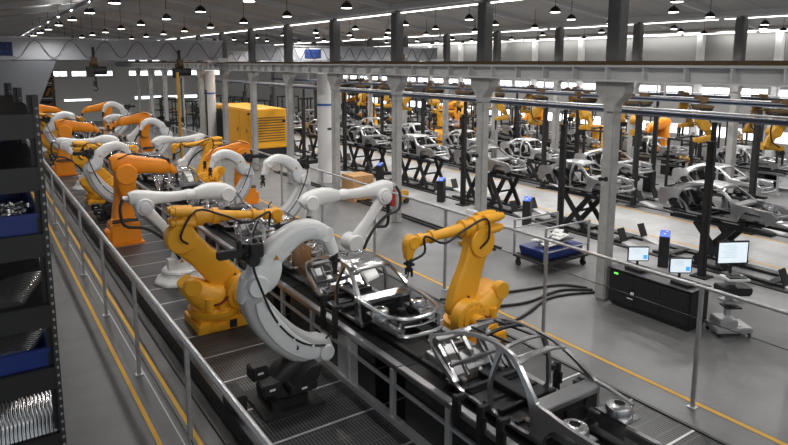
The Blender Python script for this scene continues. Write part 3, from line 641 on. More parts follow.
for o_ in [q for q in tmp.children_recursive]: o_.data.transform(Matrix.Scale(-1, 4, (0, 1, 0))); o_.data.flip_normals()
rob['yr'] = tmp
rob['wr'] = mirror_tree(rob['w'], (7.6, 12.7, PZ), PI, label='white robot on the right side of the line, behind the right-hand yellow robot')
def rc(k, loc, rz, label, sc=1.0): o = copy_tree(rob[k], loc=(*loc, PZ), rz=rz, label=label); o.scale = (sc,) * 3; return o
rob['cr'] = mirror_tree(rob['c'], (7.65, 16.4, PZ), PI, 'curved-arm robot on the right side, just behind the right-hand white robot', .92)
rc('cr', (6.95, 19.0), PI, 'curved-arm robot on the right side, just before the big orange robot', .88)
rob['or'] = mirror_tree(rob['o'], (8.3, 21.9, PZ), PI, 'orange robot on the right side, in front of the yellow generator housing', .9)
rc('yr', (7.9, 24.8), PI, 'yellow robot on the right side with a thin level forearm, behind the orange one', .92)
rc('wr', (7.7, 27.6), PI, 'white robot on the right side beyond the thin yellow forearm', .9)
rc('cr', (7.5, 30.8), PI, 'curved-arm robot on the right side holding black tooling, before the far orange robot', .92)
rc('or', (7.7, 34.5), PI, 'orange robot on the right side, second orange one from the camera')
rc('c', (3.5, 21.9), 0, 'curved-arm robot on the left, right behind the nearest orange robot', .93)
rc('y', (3.79, 25.0), 0, 'second yellow robot beside the left rail, low behind the curved arm', .95)
rc('w', (3.8, 28.2), 0, 'second white robot beside the left rail', .95)
rc('o', (3.45, 32.2), 0, 'second orange robot beside the left rail')
rc('c', (3.6, 35.5), 0, 'third curved-arm robot beside the left rail, small in the distance', .95)
rc('y', (3.79, 38.6), 0, 'third yellow robot beside the left rail, small in the distance')
rc('w', (3.8, 41.8), 0, 'third white robot beside the left rail, far away')
rc('o', (3.45, 45.6), 0, 'third orange robot beside the left rail, furthest of that row')
rc('wr', (7.7, 38.0), PI, 'white robot on the right side behind the second orange robot')
rc('cr', (7.7, 41.2), PI, 'curved-arm robot on the right side, far away near the end')
rc('or', (7.7, 45.0), PI, 'orange robot on the right side, furthest of its row')
# ================================================================== FENCES
def fence(X_, ztop, y0, y1, yp, base, label, mid, wires):
    r = thing('safety_fence', label, 'fence', (X_, y0, 0))
    MB().cyl((0, 0, ztop), (0, y1 - y0, ztop), .042 if X_ < 5 else .030, n=12).build('handrail', 'rail_steel' if X_ < 5 else 'galvanised', r)
    y = yp
    while y < y1:
        if y > y0:
            b = MB(); b.box((0, y - y0, ztop / 2), (.06, .06, ztop)); b.box((0, y - y0, .01), (.14, .14, .02)); b.build('post', 'galvanised', r, bevel=.008)
        y += 3.15
    for z in wires: MB().cyl((0, 0, z), (0, y1 - y0, z), .008, n=6).build('wire', 'dark_steel', r)
fence(2.12, 1.86, 3.0, 48, 4.75, 0, 'long grey handrail with thin posts along the left edge of the robot line', None, (.45,))
fence(9.33, 2.03, -1, 48, 1.88, 0, 'tall grey handrail with thin posts on the right side of the robot line', None, (1.5,))
MB_ = MB().tube([(2.55, 3, .42), (2.5, 10, .40), (2.55, 20, .42), (2.52, 34, .4)], .03, 6); tag(MB_.build('cable_hose', 'rubber'), 'black hose lying along the left platform edge', 'hose')
# ================================================================== LIFTS + CARS IN THE FAR BAYS
def lift(ht, cs=(-.7, .7), q_=.33):
    r = thing('scissor_lift', 'x', 'vehicle lift', (0, 0, 0))
    b = MB()
    for sx in (-1, 1): b.box((sx * .40, 0, .04), (.16, 3.7, .07))
    for y in (-1.4, 0, 1.4): b.box((0, y, .05), (1.1, .2, .08))
    b.build('base_frame', 'dark_steel', r, bevel=.01)
    for sx in (-1, 1):
        MB().box((sx * .42, 0, ht - .06), (.24, 2.7, .08)).build('lift_deck', 'black', r, bevel=.012)
    for c in cs:
        for sx in (-1, 1):
            for q in (-1, 1):
                MB().bar((sx * (.42 + .05 * q), c - q * q_, .10), (sx * (.42 + .05 * q), c + q * q_, ht - .1), .07, .17).build('scissor_arm', 'dark_steel', r, bevel=.006)
        MB().cyl((-.46, c, ht / 2), (.46, c, ht / 2), .04).build('pivot_shaft', 'dark_steel', r)
    for sx in (-1, 1): MB().prism([(-2.4, .0), (-1.8, .0), (-1.8, .12)], 0, sx * .5 - .16, sx * .5 + .16).build('ramp', 'galvanised', r, smooth=False)
    for sx in (-1, 1): MB().bar((sx * .5, -1.78, .12), (sx * .5, -1.62, .50), .30, .03).build('wheel_stop', 'dark_steel', r, smooth=False)
    for y in (-.55, .55):
        for x in (-.4, .4): MB().box((x, y, ht + .035), (.12, .12, .09)).build('support_pad', 'rubber', r, bevel=.01)
    return r
lf = lift(1.32, (.15,), .48); lfp = lift(1.32); lf2 = lift(.95)
LN = 11
for k in range(LN):
    y = 8.9 + 4.55 * k
    lab = '%s black scissor lift in the front row, counted from the right' % ORD[k].capitalize()
    if k == 0: lf.location = (16.8, y - .4, 0); lf['label'] = lab; lf['group'] = 'scissor lifts in the front row'
    elif k == 2: lfp.location = (16.8, y - .4, 0); lfp['label'] = lab; lfp['group'] = 'scissor lifts in the front row'
    else: copy_tree(lf if k < 2 else lfp, loc=(16.8, y - .4, 0), label=lab, group='scissor lifts in the front row')
    lab = '%s silver car body raised on the front row of scissor lifts, from the right' % ORD[k].capitalize()
    if k == 0: carG.location = (16.8, y - .2, 1.42); carG['label'] = lab; carG['group'] = 'car bodies on the front lifts'
    else: copy_tree(carG, loc=(16.8, y - .2, 1.42), label=lab, group='car bodies on the front lifts')
for k in range(8):
    y = 11.6 + 4.55 * k
    lab = '%s black scissor lift in the second row, counted from the right' % ORD[k].capitalize()
    if k == 0: lf2.location = (22.2, y, 0); lf2['label'] = lab; lf2['group'] = 'scissor lifts in the second row'
    else: copy_tree(lf2, loc=(22.2, y, 0), label=lab, group='scissor lifts in the second row')
    copy_tree(carG, loc=(22.2, y, 1.05), label='%s silver car body on the second row of lifts, from the right' % ORD[k].capitalize(), group='car bodies on the second lifts')
# low conveyor with bodies under the far bay robots
for k in range(9):
    y = 14.0 + 4.3 * k
    copy_tree(cv, loc=(28.6, y, 0), label='%s conveyor section in the far bay, from the right' % ORD[k].capitalize(), group='far bay conveyor sections')
    copy_tree(carG, loc=(28.6, y, .96), label='%s silver car body in the far bay, from the right' % ORD[k].capitalize(), group='car bodies in the far bay')
for X_, nm in ((16.15, 'before the front row of lifts'), (17.45, 'behind the front row of lifts'), (21.4, 'before the second row of lifts'), (23.0, 'behind the second row of lifts')):
    tag(MB().box((X_, 28, .015), (.20, 56, .03)).build('floor_track', 'dark_steel', smooth=False), 'long dark steel track let into the floor just %s' % nm, 'track')
# black uprights beside the lifts
def upright(h):
    r = thing('lift_post', 'x', 'post', (0, 0, 0))
    b = MB(); b.box((0, 0, h / 2), (.17, .17, h)); b.build('mast', 'black', r, bevel=.02)
    MB().box((0, 0, .02), (.42, .42, .04)).build('foot_plate', 'black', r, bevel=.008)
    MB().box((0, 0, h + .02), (.22, .2, .05)).build('cap', 'dark_steel', r, bevel=.008); MB().box((.04, 0, h + .27), (.09, .09, .5)).build('extension', 'black', r)
    for z in (1.5, 3.1): MB().box((-.09, 0, z), (.02, .06, .1)).build('bracket', 'dark_steel', r)
    return r
up = upright(3.5)
for k, (x, y) in enumerate(((15.5, 8.4), (15.75, 13.3), (15.75, 18.1), (15.8, 22.8), (15.9, 27.5), (15.7, 31.8), (15.8, 36.4), (15.8, 41))):
    lab = '%s tall black post in front of the first lift row, from the right' % ORD[k].capitalize()
    if k == 0: up.location = (x, y, 0); up['label'] = lab; up['group'] = 'black posts before the lifts'
    else: copy_tree(up, loc=(x, y, 0), label=lab, group='black posts before the lifts')
for k in range(9):
    copy_tree(up, loc=(20.9 + .2 * (k % 2), 9.9 + 4.4 * k, 0), label='%s tall black post before the second lift row, from the right' % ORD[k].capitalize(), group='black posts before the second lifts')
    copy_tree(up, loc=(25.65, 12.2 + 4.3 * k, 0), label='%s tall black post in the far bay, from the right' % ORD[k].capitalize(), group='black posts in the far bay')
# overhead rails
for X_, z, wd, nm in ((15.7, 4.12, .20, 'lower blue-grey overhead rail over the front row of lifts'), (22.2, 4.1, .3, 'blue-grey overhead rail over the second row of lifts'), (27.6, 4.0, .28, 'blue-grey overhead rail in the far bay'), (31, 3.7, .26, 'thin overhead rail furthest into the far bay')):
    r = thing('overhead_rail', nm, 'rail', (X_, 26, z)); b = MB(); b.box((0, 0, .05), (wd, 50, .03)); b.box((0, 0, -.05), (wd, 50, .03)); b.box((0, 0, 0), (.05, 50, .10)); b.build('rail_profile', 'grey_rail', r, smooth=False)
    MB().cyl((.25, -25, .10), (.25, 25, .10), .03, n=8).build('conduit', 'galvanised', r)
    k = 0
    for yy in (range(-24, 26, 6) if X_ > 16 else ()): MB().box((0, yy, .5), (.06, .06, .9)).build('hanger', 'galvanised', r); 
# hanging yellow robots on rails
def hanging():
    r = thing('rail_robot', 'x', 'robot', (0, 0, 0))
    b = MB(); b.box((0, 0, -.12), (.5, 1.0, .1)); b.box((.1, -.2, .15), (.2, .35, .22)); b.box((.05, .3, .12), (.24, .2, .2)); b.build('carriage', 'rail_brown', r, bevel=.02)
    b = MB(); b.box((0, 0, -.2), (.44, .9, .12)); b.cyl((-.15, -.35, -.2), (-.15, .35, -.2), .09); b.build('drive_unit', 'black', r, bevel=.02)
    b = MB(); b.lathe([(0, .22), (1, .18)], (0, 0, -.24), (0, 0, -.42), 20); b.sweep([(0, -.36, .2, .2), (.04, -.6, .18, .18), (-.12, -.85, .16, .16)], 0, 14, .5); b.build('turret', 'amber', r)
    b = MB(); hub(b, -.12, -.82, .18, -.22, .2); b.sweep([(-.12, -.82, .14, .09), (-.3, -1.05, .12, .08), (-.42, -1.3, .1, .08)], -.12, 14, .5); b.build('upper_arm', 'amber', r)
    b = MB(); b.sweep([(-.46, -1.28, .13, .12), (-.2, -1.3, .12, .1), (.1, -1.36, .09, .09)], 0, 14, .5); hub(b, .12, -1.36, .1, -.1, .1); b.build('forearm', 'amber', r)
    b = MB(); b.box((.15, 0, -1.55), (.1, .3, .26)); b.box((.15, -.15, -1.75), (.06, .06, .3)); b.box((.15, .15, -1.75), (.06, .06, .3)); b.cyl((.15, -.2, -1.5), (.15, .2, -1.5), .05); b.build('gripper', 'black', r, bevel=.01)
    b = MB(); b.tube([(-.1, -.2, -.3), (-.4, -.3, -.6), (-.3, -.25, -1.1), (.0, -.2, -1.3)], .025, 6); b.build('cable', 'rubber', r)
    return r
hg = hanging(); n = 0
for X_, z, y0, st, cnt, nm in ((16.9, 4.0, 9.2, 4.55, 8, 'over the front row of lifts'), (22.2, 4.05, 7.3, 2.6, 14, 'over the second row of lifts'), (27.6, 3.95, 10.0, 3.2, 12, 'in the far bay')):
    for k in range(cnt):
        if X_ < 17 and k in (0,): pass
        lab = '%s yellow robot hanging from the rail %s, from the right' % (ORD[k].capitalize(), nm)
        y = y0 + st * k + (1.5 if X_ < 17 else 0)
        if X_ < 17: continue
        if n == 0: hg.location = (X_, y, z); hg['label'] = lab; hg['group'] = 'hanging yellow robots'; hg.rotation_euler = (0, 0, 1.2)
        else: copy_tree(hg, loc=(X_, y, z), rz=[1.2, -.6, 2.4, .3][k % 4], label=lab, group='hanging yellow robots')
        n += 1
# standing orange robots in the far bay
for q, k in enumerate((1, 3, 5, 8)):
    copy_tree(rob['o'], loc=(30.9, 19.4 - 4.3 + 4.3 * k, 0), rz=PI if k % 2 else PI * .8, label='%s orange robot standing in the far bay, from the right' % ORD[q].capitalize(), group='orange robots in the far bay')
for q, k in enumerate((1, 4, 6)):
    copy_tree(rob['yr'], loc=(26.7, 16.0 + 4.3 * k, 0), rz=.2, label='%s yellow robot standing before the far bay conveyor, from the right' % ORD[q].capitalize(), group='yellow robots in the far bay')
def rig():
    r = thing('tooling_gantry', 'x', 'tooling gantry', (0, 0, 0))
    for sx in (-1, 1):
        for sy in (-1, 1): MB().box((sx * .8, sy * .5, 1.25), (.08, .08, 2.5)).build('post', 'dark_steel', r)
    for z in (.5, 1.4, 2.45):
        b = MB()
        for sy in (-1, 1): b.box((0, sy * .5, z), (1.68, .07, .07))
        for sx in (-1, 1): b.box((sx * .8, 0, z), (.07, 1.07, .07))
        b.build('cross_bars', 'dark_steel', r)
    for k in range(5):
        b = MB(); x, y, z = random.uniform(-.7, .7), random.uniform(-.4, .4), random.choice((.7, 1.6, 1.9, 2.2)); b.cyl((x, y - .2, z), (x, y + .2, z), .06); b.box((x, y, z + .08), (.2, .15, .15)); b.tube([(x, y, z), (x + .2, y, z - .25), (x + .35, y - .1, z - .1)], .02, 6); b.build('clamp_unit', ('black', 'galvanised', 'amber', 'black', 'bare_steel')[k], r)
    return r
rg = rig(); n = 0
for X_, y0, st, cnt, nm in ((24.3, 14.0, 4.26, 10, 'behind the second lift row'), (30.8, 17.3, 4.3, 9, 'deep in the far bay'), (19.4, 47.5, 3.0, 4, 'at the far end of the lift bay'), (14.2, 50, 3.0, 3, 'at the far end near the robot line'), (33.5, 16.5, 5.2, 8, 'beside the right wall')):
    for k in range(cnt):
        lab = '%s dark tooling gantry %s, from the right' % (ORD[k].capitalize(), nm)
        if n == 0: rg.location = (X_, y0, 0); rg['label'] = lab; rg['group'] = 'dark tooling gantries'
        else: copy_tree(rg, loc=(X_, y0 + st * k, 0), rz=(k % 3) * .2, label=lab, group='dark tooling gantries')
        n += 1
# ================================================================== KIOSKS
def kiosk():
    r = thing('control_pillar', 'x', 'control pillar', (0, 0, 0))
    MB().prism([(-.15, 0), (.15, 0), (.15, .95), (-.15, .84)], 1, -.13, .13).build('body', 'dark_steel', r, bevel=.012)
    MB().bar((-.15, 0, .855), (.15, 0, .965), .25, .03).build('top_panel', 'blue_cap', r, bevel=.006)
    b = MB(); b.box((-.05, .0, .915), (.05, .05, .03)); b.box((.05, -.05, .955), (.05, .05, .03)); b.build('button', 'pale_grey', r)
    return r
kp = kiosk()
for k, (x, y) in enumerate(((15.45, 9.45), (15.6, 14.6), (15.4, 19.0), (15.4, 23.45), (15.4, 28.1))):
    lab = '%s waist-high dark control pillar with blue top, from the right' % ORD[k].capitalize()
    if k == 0: kp.location = (x, y, 0); kp['label'] = lab; kp['group'] = 'blue-topped control pillars'; kp.rotation_euler = (0, 0, .5)
    else: copy_tree(kp, loc=(x, y, 0), rz=.5, label=lab, group='blue-topped control pillars')
r = thing('control_cabinet', 'dark control cabinet standing behind the far lift row', 'cabinet', (24.2, 15.7, 0)); MB().box((0, 0, .45), (.35, .4, .9)).build('body', 'dark_steel', r, bevel=.02); MB().box((-.18, 0, .6), (.01, .28, .3)).build('door', 'black', r)
# ================================================================== TOOL CABINET, MONITORS, CART
r = thing('tool_cabinet', 'long low black cabinet beside the nearest concrete column', 'cabinet', (12.28, 7.62, 0))
MB().box((0, 0, .47), (.7, 1.95, .78)).build('body', 'black', r, bevel=.03)
MB().box((0, 0, .05), (.6, 1.85, .08)).build('plinth', 'dark_steel', r)
MB().box((0, 0, .87), (.74, 2.0, .03)).build('top', 'dark_steel', r, bevel=.008)
for y in (-.62, 0, .62): q = MB().box((-.352, y, .46), (.012, .58, .64)).build('door', 'black', r, bevel=.004); MB().box((-.366, y - .2, .5), (.02, .03, .12)).build('handle', 'dark_steel', q)
MB().box((-.36, .78, .78), (.01, .10, .03)).build('indicator', 'green_lamp', r)
b = MB(); b.box((-.36, .35, .42), (.01, .08, .08)); b.box((-.36, .40, .30), (.01, .14, .02)); b.build('emblem', 'pale_grey', r)
MB().box((-.365, -.25, .40), (.02, .2, .16)).build('socket_panel', 'dark_steel', r)
def monitor(loc, rz, label, s=1.0, blue=True):
    r = thing('monitor', label, 'monitor', loc, rz)
    MB().box((0, 0, .01), (.22 * s, .18 * s, .02)).build('foot', 'black', r, bevel=.006); MB().box((0, .02, .12 * s), (.05, .03, .24 * s)).build('stand', 'black', r)
    MB().box((0, 0, .34 * s), (.50 * s, .04, .36 * s)).build('bezel', 'black', r, bevel=.008)
    sc = MB().box((0, -.022, .34 * s), (.45 * s, .004, .31 * s)).build('screen', 'screen', r, smooth=False)
    if blue: MB().box((.16 * s, -.026, .27 * s), (.09 * s, .004, .10 * s)).build('screen_panel', 'screen_blue', sc, smooth=False)
    b = MB()
    for k in range(4 if blue else 7): b.box((-.06 * s + .02 * (k % 3), -.025, (.45 - .03 * k) * s), ((.26 - .05 * (k % 3)) * s, .002, .006))
    b.build('screen_text', 'screen_line', sc, smooth=False)
monitor((12.40, 8.2, .885), -.62, 'left small monitor standing on the black cabinet', .95)
monitor((12.42, 7.2, .885), -.62, 'right small monitor standing on the black cabinet', .95)
for y, nm in ((8.3, 'left'), (7.2, 'right')):
    b = MB(); b.box((12.28, y - .2, .915), (.4, .42, .06)); tag(b.build('keyboard_tray', 'black', bevel=.01), 'flat black keyboard tray on the cabinet beside the %s small monitor' % nm, 'tray')
r = thing('computer_cart', 'grey wheeled workstation cart standing beside the black cabinet', 'cart', (12.62, 6.2, 0), -.55)
r.scale = (.74, .80, 1.08)
b = MB(); b.box((0, 0, .14), (1.0, .62, .10)); b.box((-.15, 0, .26), (.5, .5, .16)); b.build('base', 'galvanised', r, bevel=.02)
for sx in (-1, 1):
    for sy in (-1, 1): MB().cyl((sx * .42 - .02, sy * .26, .05), (sx * .42 + .02, sy * .26, .05), .05).build('wheel', 'rubber', r)
MB().box((0, .1, .6), (.16, .12, .7)).build('column', 'galvanised', r, bevel=.015)
MB().box((0, -.02, .55), (.42, .36, .03)).build('shelf', 'dark_steel', r, bevel=.008); MB().box((.0, -.02, .66), (.5, .4, .03)).build('shelf', 'galvanised', r, bevel=.008)
MB().prism([(-.35, .80), (.4, .80), (.45, .95), (-.38, .95)], 1, -.26, .26).build('bin', 'black', r, bevel=.03)
MB().box((0, -.08, 1.12), (.62, .44, .04)).build('top_tray', 'pale_grey', r, bevel=.012)
MB().box((0, .1, 1.03), (.2, .14, .18)).build('neck', 'galvanised', r)
b = MB().box((12.55, 6.09, 1.245), (.36, .14, .02), Matrix.Rotation(-.55, 3, 'Z')); tag(b.build('keyboard', 'dark_steel', bevel=.004), 'thin keyboard lying on the tray of the workstation cart', 'keyboard')
monitor((12.68, 6.28, 1.232), -.5, 'large monitor on the wheeled workstation cart', 1.35, False)
# ================================================================== BIN TROLLEY
r = thing('bin_trolley', 'low grey cage trolley with tall end frames, between two concrete columns', 'trolley', (12.95, 11.2, 0))
b = MB(); b.box((0, 0, .30), (1.75, 1.15, .06)); 
for k in range(6): b.box((-.7 + .28 * k, 0, .34), (.05, 1.1, .03))
b.build('deck', 'dark_steel', r, bevel=.008)
for sx in (-1, 1):
    for sy in (-1, 1):
        MB().box((sx * .85, sy * .55, .78), (.05, .05, 1.0)).build('corner_post', 'galvanised', r)
        q = MB(); q.cyl((sx * .75 - .02, sy * .48, .09), (sx * .75 + .02, sy * .48, .09), .09); q.box((sx * .75, sy * .48, .2), (.08, .08, .14)); q.build('castor', 'dark_steel', r)
for sy in (-1, 1):
    b = MB(); b.box((0, sy * .55, 1.27), (1.7, .04, .04)); b.box((0, sy * .55, 1.05 if sy > 0 else .62), (1.7, .03, .03)); b.build('side_rail', 'galvanised', r)
b = MB(); b.prism([(-.72, .36), (.72, .36), (.80, .60), (-.80, .60)], 1, -.44, .44); tag(b.build('parts_bin', 'blue_plastic', bevel=.02), 'blue plastic tub of parts sitting on the cage trolley', 'bin').location = (12.95, 11.2, 0)
for k in range(9):
    b = MB(); a = random.uniform(0, 3); R = Matrix.Rotation(a * .3, 3, 'Z') @ Matrix.Rotation(random.uniform(-.2, .2), 3, 'X'); c = (random.uniform(-.5, .5), random.uniform(-.26, .26), .64 + .026 * k)
    b.box(c, (.62, .24, .03), R); b.box((c[0], c[1], c[2] + .02), (.3, .14, .06), R)
    o = tag(b.build('stamped_part', 'bare_steel' if k % 3 == 0 else 'white_paint', bevel=.006), 'pale metal stamping in the pile on the blue tub', 'metal part', 'stampings in the blue tub'); o.location = (12.95, 11.2, 0)
# ================================================================== MISC ITEMS
# generator housing
r = thing('generator_housing', 'big yellow machine housing with louvres, beyond the concrete columns', 'generator', (14.35, 36.8, 0))
MB().box((0, 0, .28), (2.2, 6.4, .56)).build('base_frame', 'black', r, bevel=.02)
MB().box((0, 0, 1.70), (2.3, 6.5, 2.28)).build('housing', 'yellow', r, bevel=.06)
b = MB()
for k in range(10): b.box((.15, -3.26, 1.0 + .15 * k), (1.7, .03, .05))
b.build('louvres', 'rail_brown', r)
for y in (-2.4, -1.0): q = MB().box((-1.16, y, 1.72), (.03, 1.3, 1.95)).build('door', 'yellow', r, bevel=.01); MB().box((-1.19, y - .4, 1.6), (.03, .08, .2)).build('handle', 'black', q)
MB().box((-1.16, 1.9, 1.6), (.04, 2.4, 2.0)).build('radiator_grille', 'black', r)
# vertical ducts
for x, y, h, rr, nm in ((13.6, 25.3, 5.0, .36, 'nearer'), (12.66, 38.75, 5.0, .34, 'farther')):
    r = thing('vertical_duct', '%s thick white round duct with a blue band behind the columns' % nm, 'duct', (x, y, 0))
    MB().cyl((0, 0, 0), (0, 0, h), rr, n=28).build('pipe', 'duct_white', r); MB().cyl((0, 0, 3.55), (0, 0, 3.65), rr + .01, n=28).build('blue_band', 'blue_band', r)
# carton stack + pallet truck
r = thing('wooden_pallet', 'flat wooden pallet under the cardboard cartons', 'pallet', (12.85, 21.2, 0))
b = MB()
for k in range(5): b.box((0, -.45 + .225 * k, .11), (1.0, .12, .02))
for x in (-.42, 0, .42): b.box((x, 0, .05), (.1, 1.0, .1))
b.build('slats', 'cardboard', r)
for i in range(2):
    for j in range(2):
        for q in range(3):
            rr = thing('carton', 'brown cardboard carton stacked on the pallet, %s layer' % ('bottom', 'middle', 'top')[q], 'box', (12.6 + .48 * i, 20.96 + .48 * j, .13 + .31 * q), 0, 'cartons on the pallet')
            MB().box((0, 0, .15), (.46, .46, .3)).build('box', 'cardboard', rr, bevel=.008); MB().box((0, 0, .301), (.05, .46, .004)).build('tape', 'amber', rr)
r = thing('floor_truck', 'small yellow and black floor truck beside the cardboard cartons', 'truck', (13.7, 19.9, 0), .2)
MB().box((0, 0, .32), (.9, .9, .38)).build('body', 'amber', r, bevel=.05); MB().box((.3, .2, .6), (.3, .5, .3)).build('seat', 'black', r, bevel=.03); MB().box((-.36, 0, .58), (.1, .7, .12)).build('console', 'amber', r, bevel=.02)
for sx in (-1, 1):
    for sy in (-1, 1): MB().cyl((sx * .3, sy * .46, .13), (sx * .3, sy * .38, .13), .13).build('wheel', 'rubber', r)
# boxes on columns
def wallbox(loc, d, m, name, label):
    r = thing(name, label, 'box', loc); MB().box((0, 0, 0), d).build('case', m, r, bevel=.015); MB().box((-d[0] / 2 - .005, 0, .04), (.01, d[1] * .7, d[2] * .5)).build('cover', m, r, bevel=.004)
wallbox((11.74, 17.24, .95), (.14, .4, .55), 'red', 'junction_box', 'red electrical box fixed low on the third concrete column')
wallbox((11.74, 13.1, 1.15), (.14, .4, .36), 'pale_grey', 'junction_box', 'pale grey electrical box low on the concrete column behind the right yellow robot')
r = thing('floor_stand', 'small yellow stand on the floor next to the grey electrical box', 'stand', (12.3, 13.9, 0)); MB().box((0, 0, .06), (.4, .35, .12)).build('base', 'amber', r, bevel=.02); MB().box((0, 0, .34), (.2, .2, .45)).build('body', 'amber', r, bevel=.03)
# small black clamps on column faces
for k in range(0, 9):
    r = thing('column_clamp', 'small black clamp at head height on the %s column of the near row' % ORD[k + 1], 'clamp', (11.80, Y0C + BAY * k - .1, 2.9), 0, 'black clamps on the columns'); b = MB(); b.box((-.02, 0, 0), (.05, .18, .06)); b.box((-.05, -.08, .02), (.06, .05, .1)); b.box((-.05, .08, .0), (.05, .05, .08)); b.build('bracket', 'black', r)
# floor hoses
def hose(pts, rad, label, m='rubber'): tag(MB().tube(pts, rad, 8, 6).build('floor_hose', m), label, 'hose')
hose([(12.3, 9.45, .03), (11.9, 9.95, .03), (10.95, 10.2, .03), (10.1, 10.38, .03), (9.3, 10.4, .03), (8.6, 10.2, .2), (8.1, 9.8, .36)], .032, 'uppermost black hose curving over the floor from the near column to the robot line')
hose([(12.3, 9.3, .03), (11.6, 9.7, .03), (10.4, 9.6, .03), (9.6, 9.8, .03), (9.0, 9.9, .03), (8.5, 9.6, .2), (8.1, 9.2, .36)], .032, 'middle black hose curving over the floor from the near column')
hose([(12.3, 9.15, .03), (11.1, 9.5, .03), (9.9, 9.15, .03), (9.3, 9.0, .03), (8.8, 8.95, .1), (8.35, 8.8, .33), (8.0, 8.6, .36)], .032, 'lowest black hose curving over the floor from the near column')
hose([(12.3, 13.9, .03), (11.3, 12.9, .03), (10.2, 11.4, .03), (9.2, 10.6, .05), (8.3, 10.2, .35)], .03, 'thin black hose on the floor between trolley and robot line')
for q, x in enumerate((12.62, 12.85)):
    tag(MB().box((x, 21, .04), (.06, 16, .06)).build('floor_duct', 'dark_steel', smooth=False), ('left' if q == 0 else 'right') + ' straight dark pipe of the pair running along the floor behind the columns', 'pipe')
hose([(11.66, 17.2, .8), (11.5, 17.0, .5), (11.0, 16.6, .35), (10.2, 15.6, .5), (9.4, 14.4, .9), (8.9, 13.2, 1.3), (8.6, 12.75, 2.0)], .04, 'thick black cable from the red box over to the white robot')
b = MB(); b.box((2.98, 8.55, .46), (.22, .5, .28)); tag(b.build('junction_box', 'black', bevel=.02), 'black connection box on the platform edge beside the nearest black pedestal', 'box')
# clamp posts at the near bodies
for k, (x, y, h) in enumerate(((4.72, 8.95, .62), (4.72, 8.55, .55), (4.74, 5.05, .5), (4.74, 4.72, .5), (4.74, 5.5, .42), (6.35, 5.3, .5), (6.35, 4.9, .45))):
    side = 'left' if x < 5.5 else 'right'
    r = thing('clamp_tower', 'black clamp post gripping the %s sill of the %s car body' % (side, 'second' if y > 8 else 'nearest'), 'clamp', (x, y, 1.0), 0, 'clamps at the %s sill, body %d' % (side, 2 if y > 8 else 1))
    b = MB(); b.box((0, 0, h / 2), (.07, .09, h)); b.build('post', 'black', r, bevel=.01)
    b = MB(); b.box((.05 if x < 5.5 else -.05, 0, h - .05), (.16, .07, .07)); b.box((0, -.06, h * .6), (.05, .05, .16)); b.build('jaw', 'black', r, bevel=.008)
tag(MB().box((5.16, 10.75, 1.72), (.03, 1.2, .75), Matrix.Rotation(-.15, 3, 'Y')).build('fixture_panel', 'bronze_sheet', bevel=.01), 'smooth bronze-tinted sheet metal panel just behind the second car body', 'panel')
# ================================================================== CRANES
def crane(x0, x1, y, zb, dep, label, festoon, sign, hx):
    r = thing('bridge_crane', label, 'crane', (x0, y, zb)); Ln = x1 - x0
    MB().box((Ln / 2, 0, dep / 2), (Ln, .5, dep)).build('girder', 'crane_white', r, bevel=.02)
    b = MB(); b.box((Ln - .25, 0, .0), (.5, 1.8, .24)); b.build('end_carriage', 'pale_grey', r, bevel=.02)
    MB().box((Ln / 2, -.3, dep + .03), (Ln, .12, .05)).build('top_rail', 'galvanised', r)
    b = MB(); nl = int(Ln / festoon); pts = []
    for k in range(nl * 8 + 1): t = k / 8; pts.append((.3 + t * festoon, -.34, dep * .5 + dep * .42 * math.cos(2 * PI * t)))
    b.tube(pts, .016, 6, 1); b.build('festoon_cable', 'rubber', r)
    if sign is not None:
        s = MB().box((sign, -.28, dep * .5), (.95, .04, dep * .62)).build('sign_panel', 'navy', r, smooth=False)
        q = MB()
        for a in (-.28, .02, .28):
            for zz in (-.12, .12): q.box((sign + a, -.305, dep * .5 + zz), (.07, .01, .015)); q.box((sign + a, -.305, dep * .5 + zz), (.015, .01, .07))
        q.build('sign_marks', 'blue_cap', s, smooth=False)
    return r
cr = crane(-.6, 12, 34.5, 5.62, 1.02, 'white bridge crane girder with looping cables across the robot bay', 1.55, 2.0, 9)
MB().prism([(1.6, 0), (4.3, 0), (3.2, -2.6), (2.9, -5.3), (2.1, -5.3), (1.7, -2.6)], 1, -.2, .2).build('gantry_leg', 'shaft_grey', cr, bevel=.02)
crane(12.2, 23.8, 30.2, 5.60, .72, 'second white crane girder with looping cables over the lift bay', .85, 3.2, 9)
crane(12.2, 23.8, 44, 5.55, .7, 'third crane girder, small and far behind over the lift bay', .85, None, 9)
def hoist(loc, label, drop):
    r = thing('crane_hoist', label, 'hoist', loc)
    b = MB(); b.box((0, 0, .5), (.22, .5, .34)); b.cyl((-.2, .15, .3), (.2, .15, .3), .14); b.build('trolley', 'rail_brown', r, bevel=.02); MB().box((0, .1, .9), (.1, .2, .5)).build('hanger', 'black', r)
    b = MB(); b.cyl((-.35, 0, 0), (.55, 0, 0), .2, n=20); b.box((-.22, 0, -.05), (.3, .5, .5)); b.build('motor', 'black', r, bevel=.02)
    b = MB(); b.cyl((0, 0, -.3), (0, 0, -.3 - drop), .02, n=6); b.cyl((.05, 0, -.3), (.05, 0, -.3 - drop), .02, n=6); b.build('rope', 'dark_steel', r)
    b = MB(); b.box((0, 0, -.35 - drop), (.16, .12, .26)); b.tube([(0, 0, -.45 - drop), (.1, 0, -.6 - drop), (0, 0, -.7 - drop), (-.1, 0, -.62 - drop)], .03, 6); b.build('hook', 'black', r)
hoist((9.5, 33.85, 5.0), 'large black and yellow hoist hanging from the near crane girder', 2.2)
hoist((5.3, 33.85, 5.1), 'smaller black hoist at the left of the near crane girder', .3)
hoist((21.0, 29.76, 5.3), 'hoist hanging from the crane girder over the lift bay', .2)
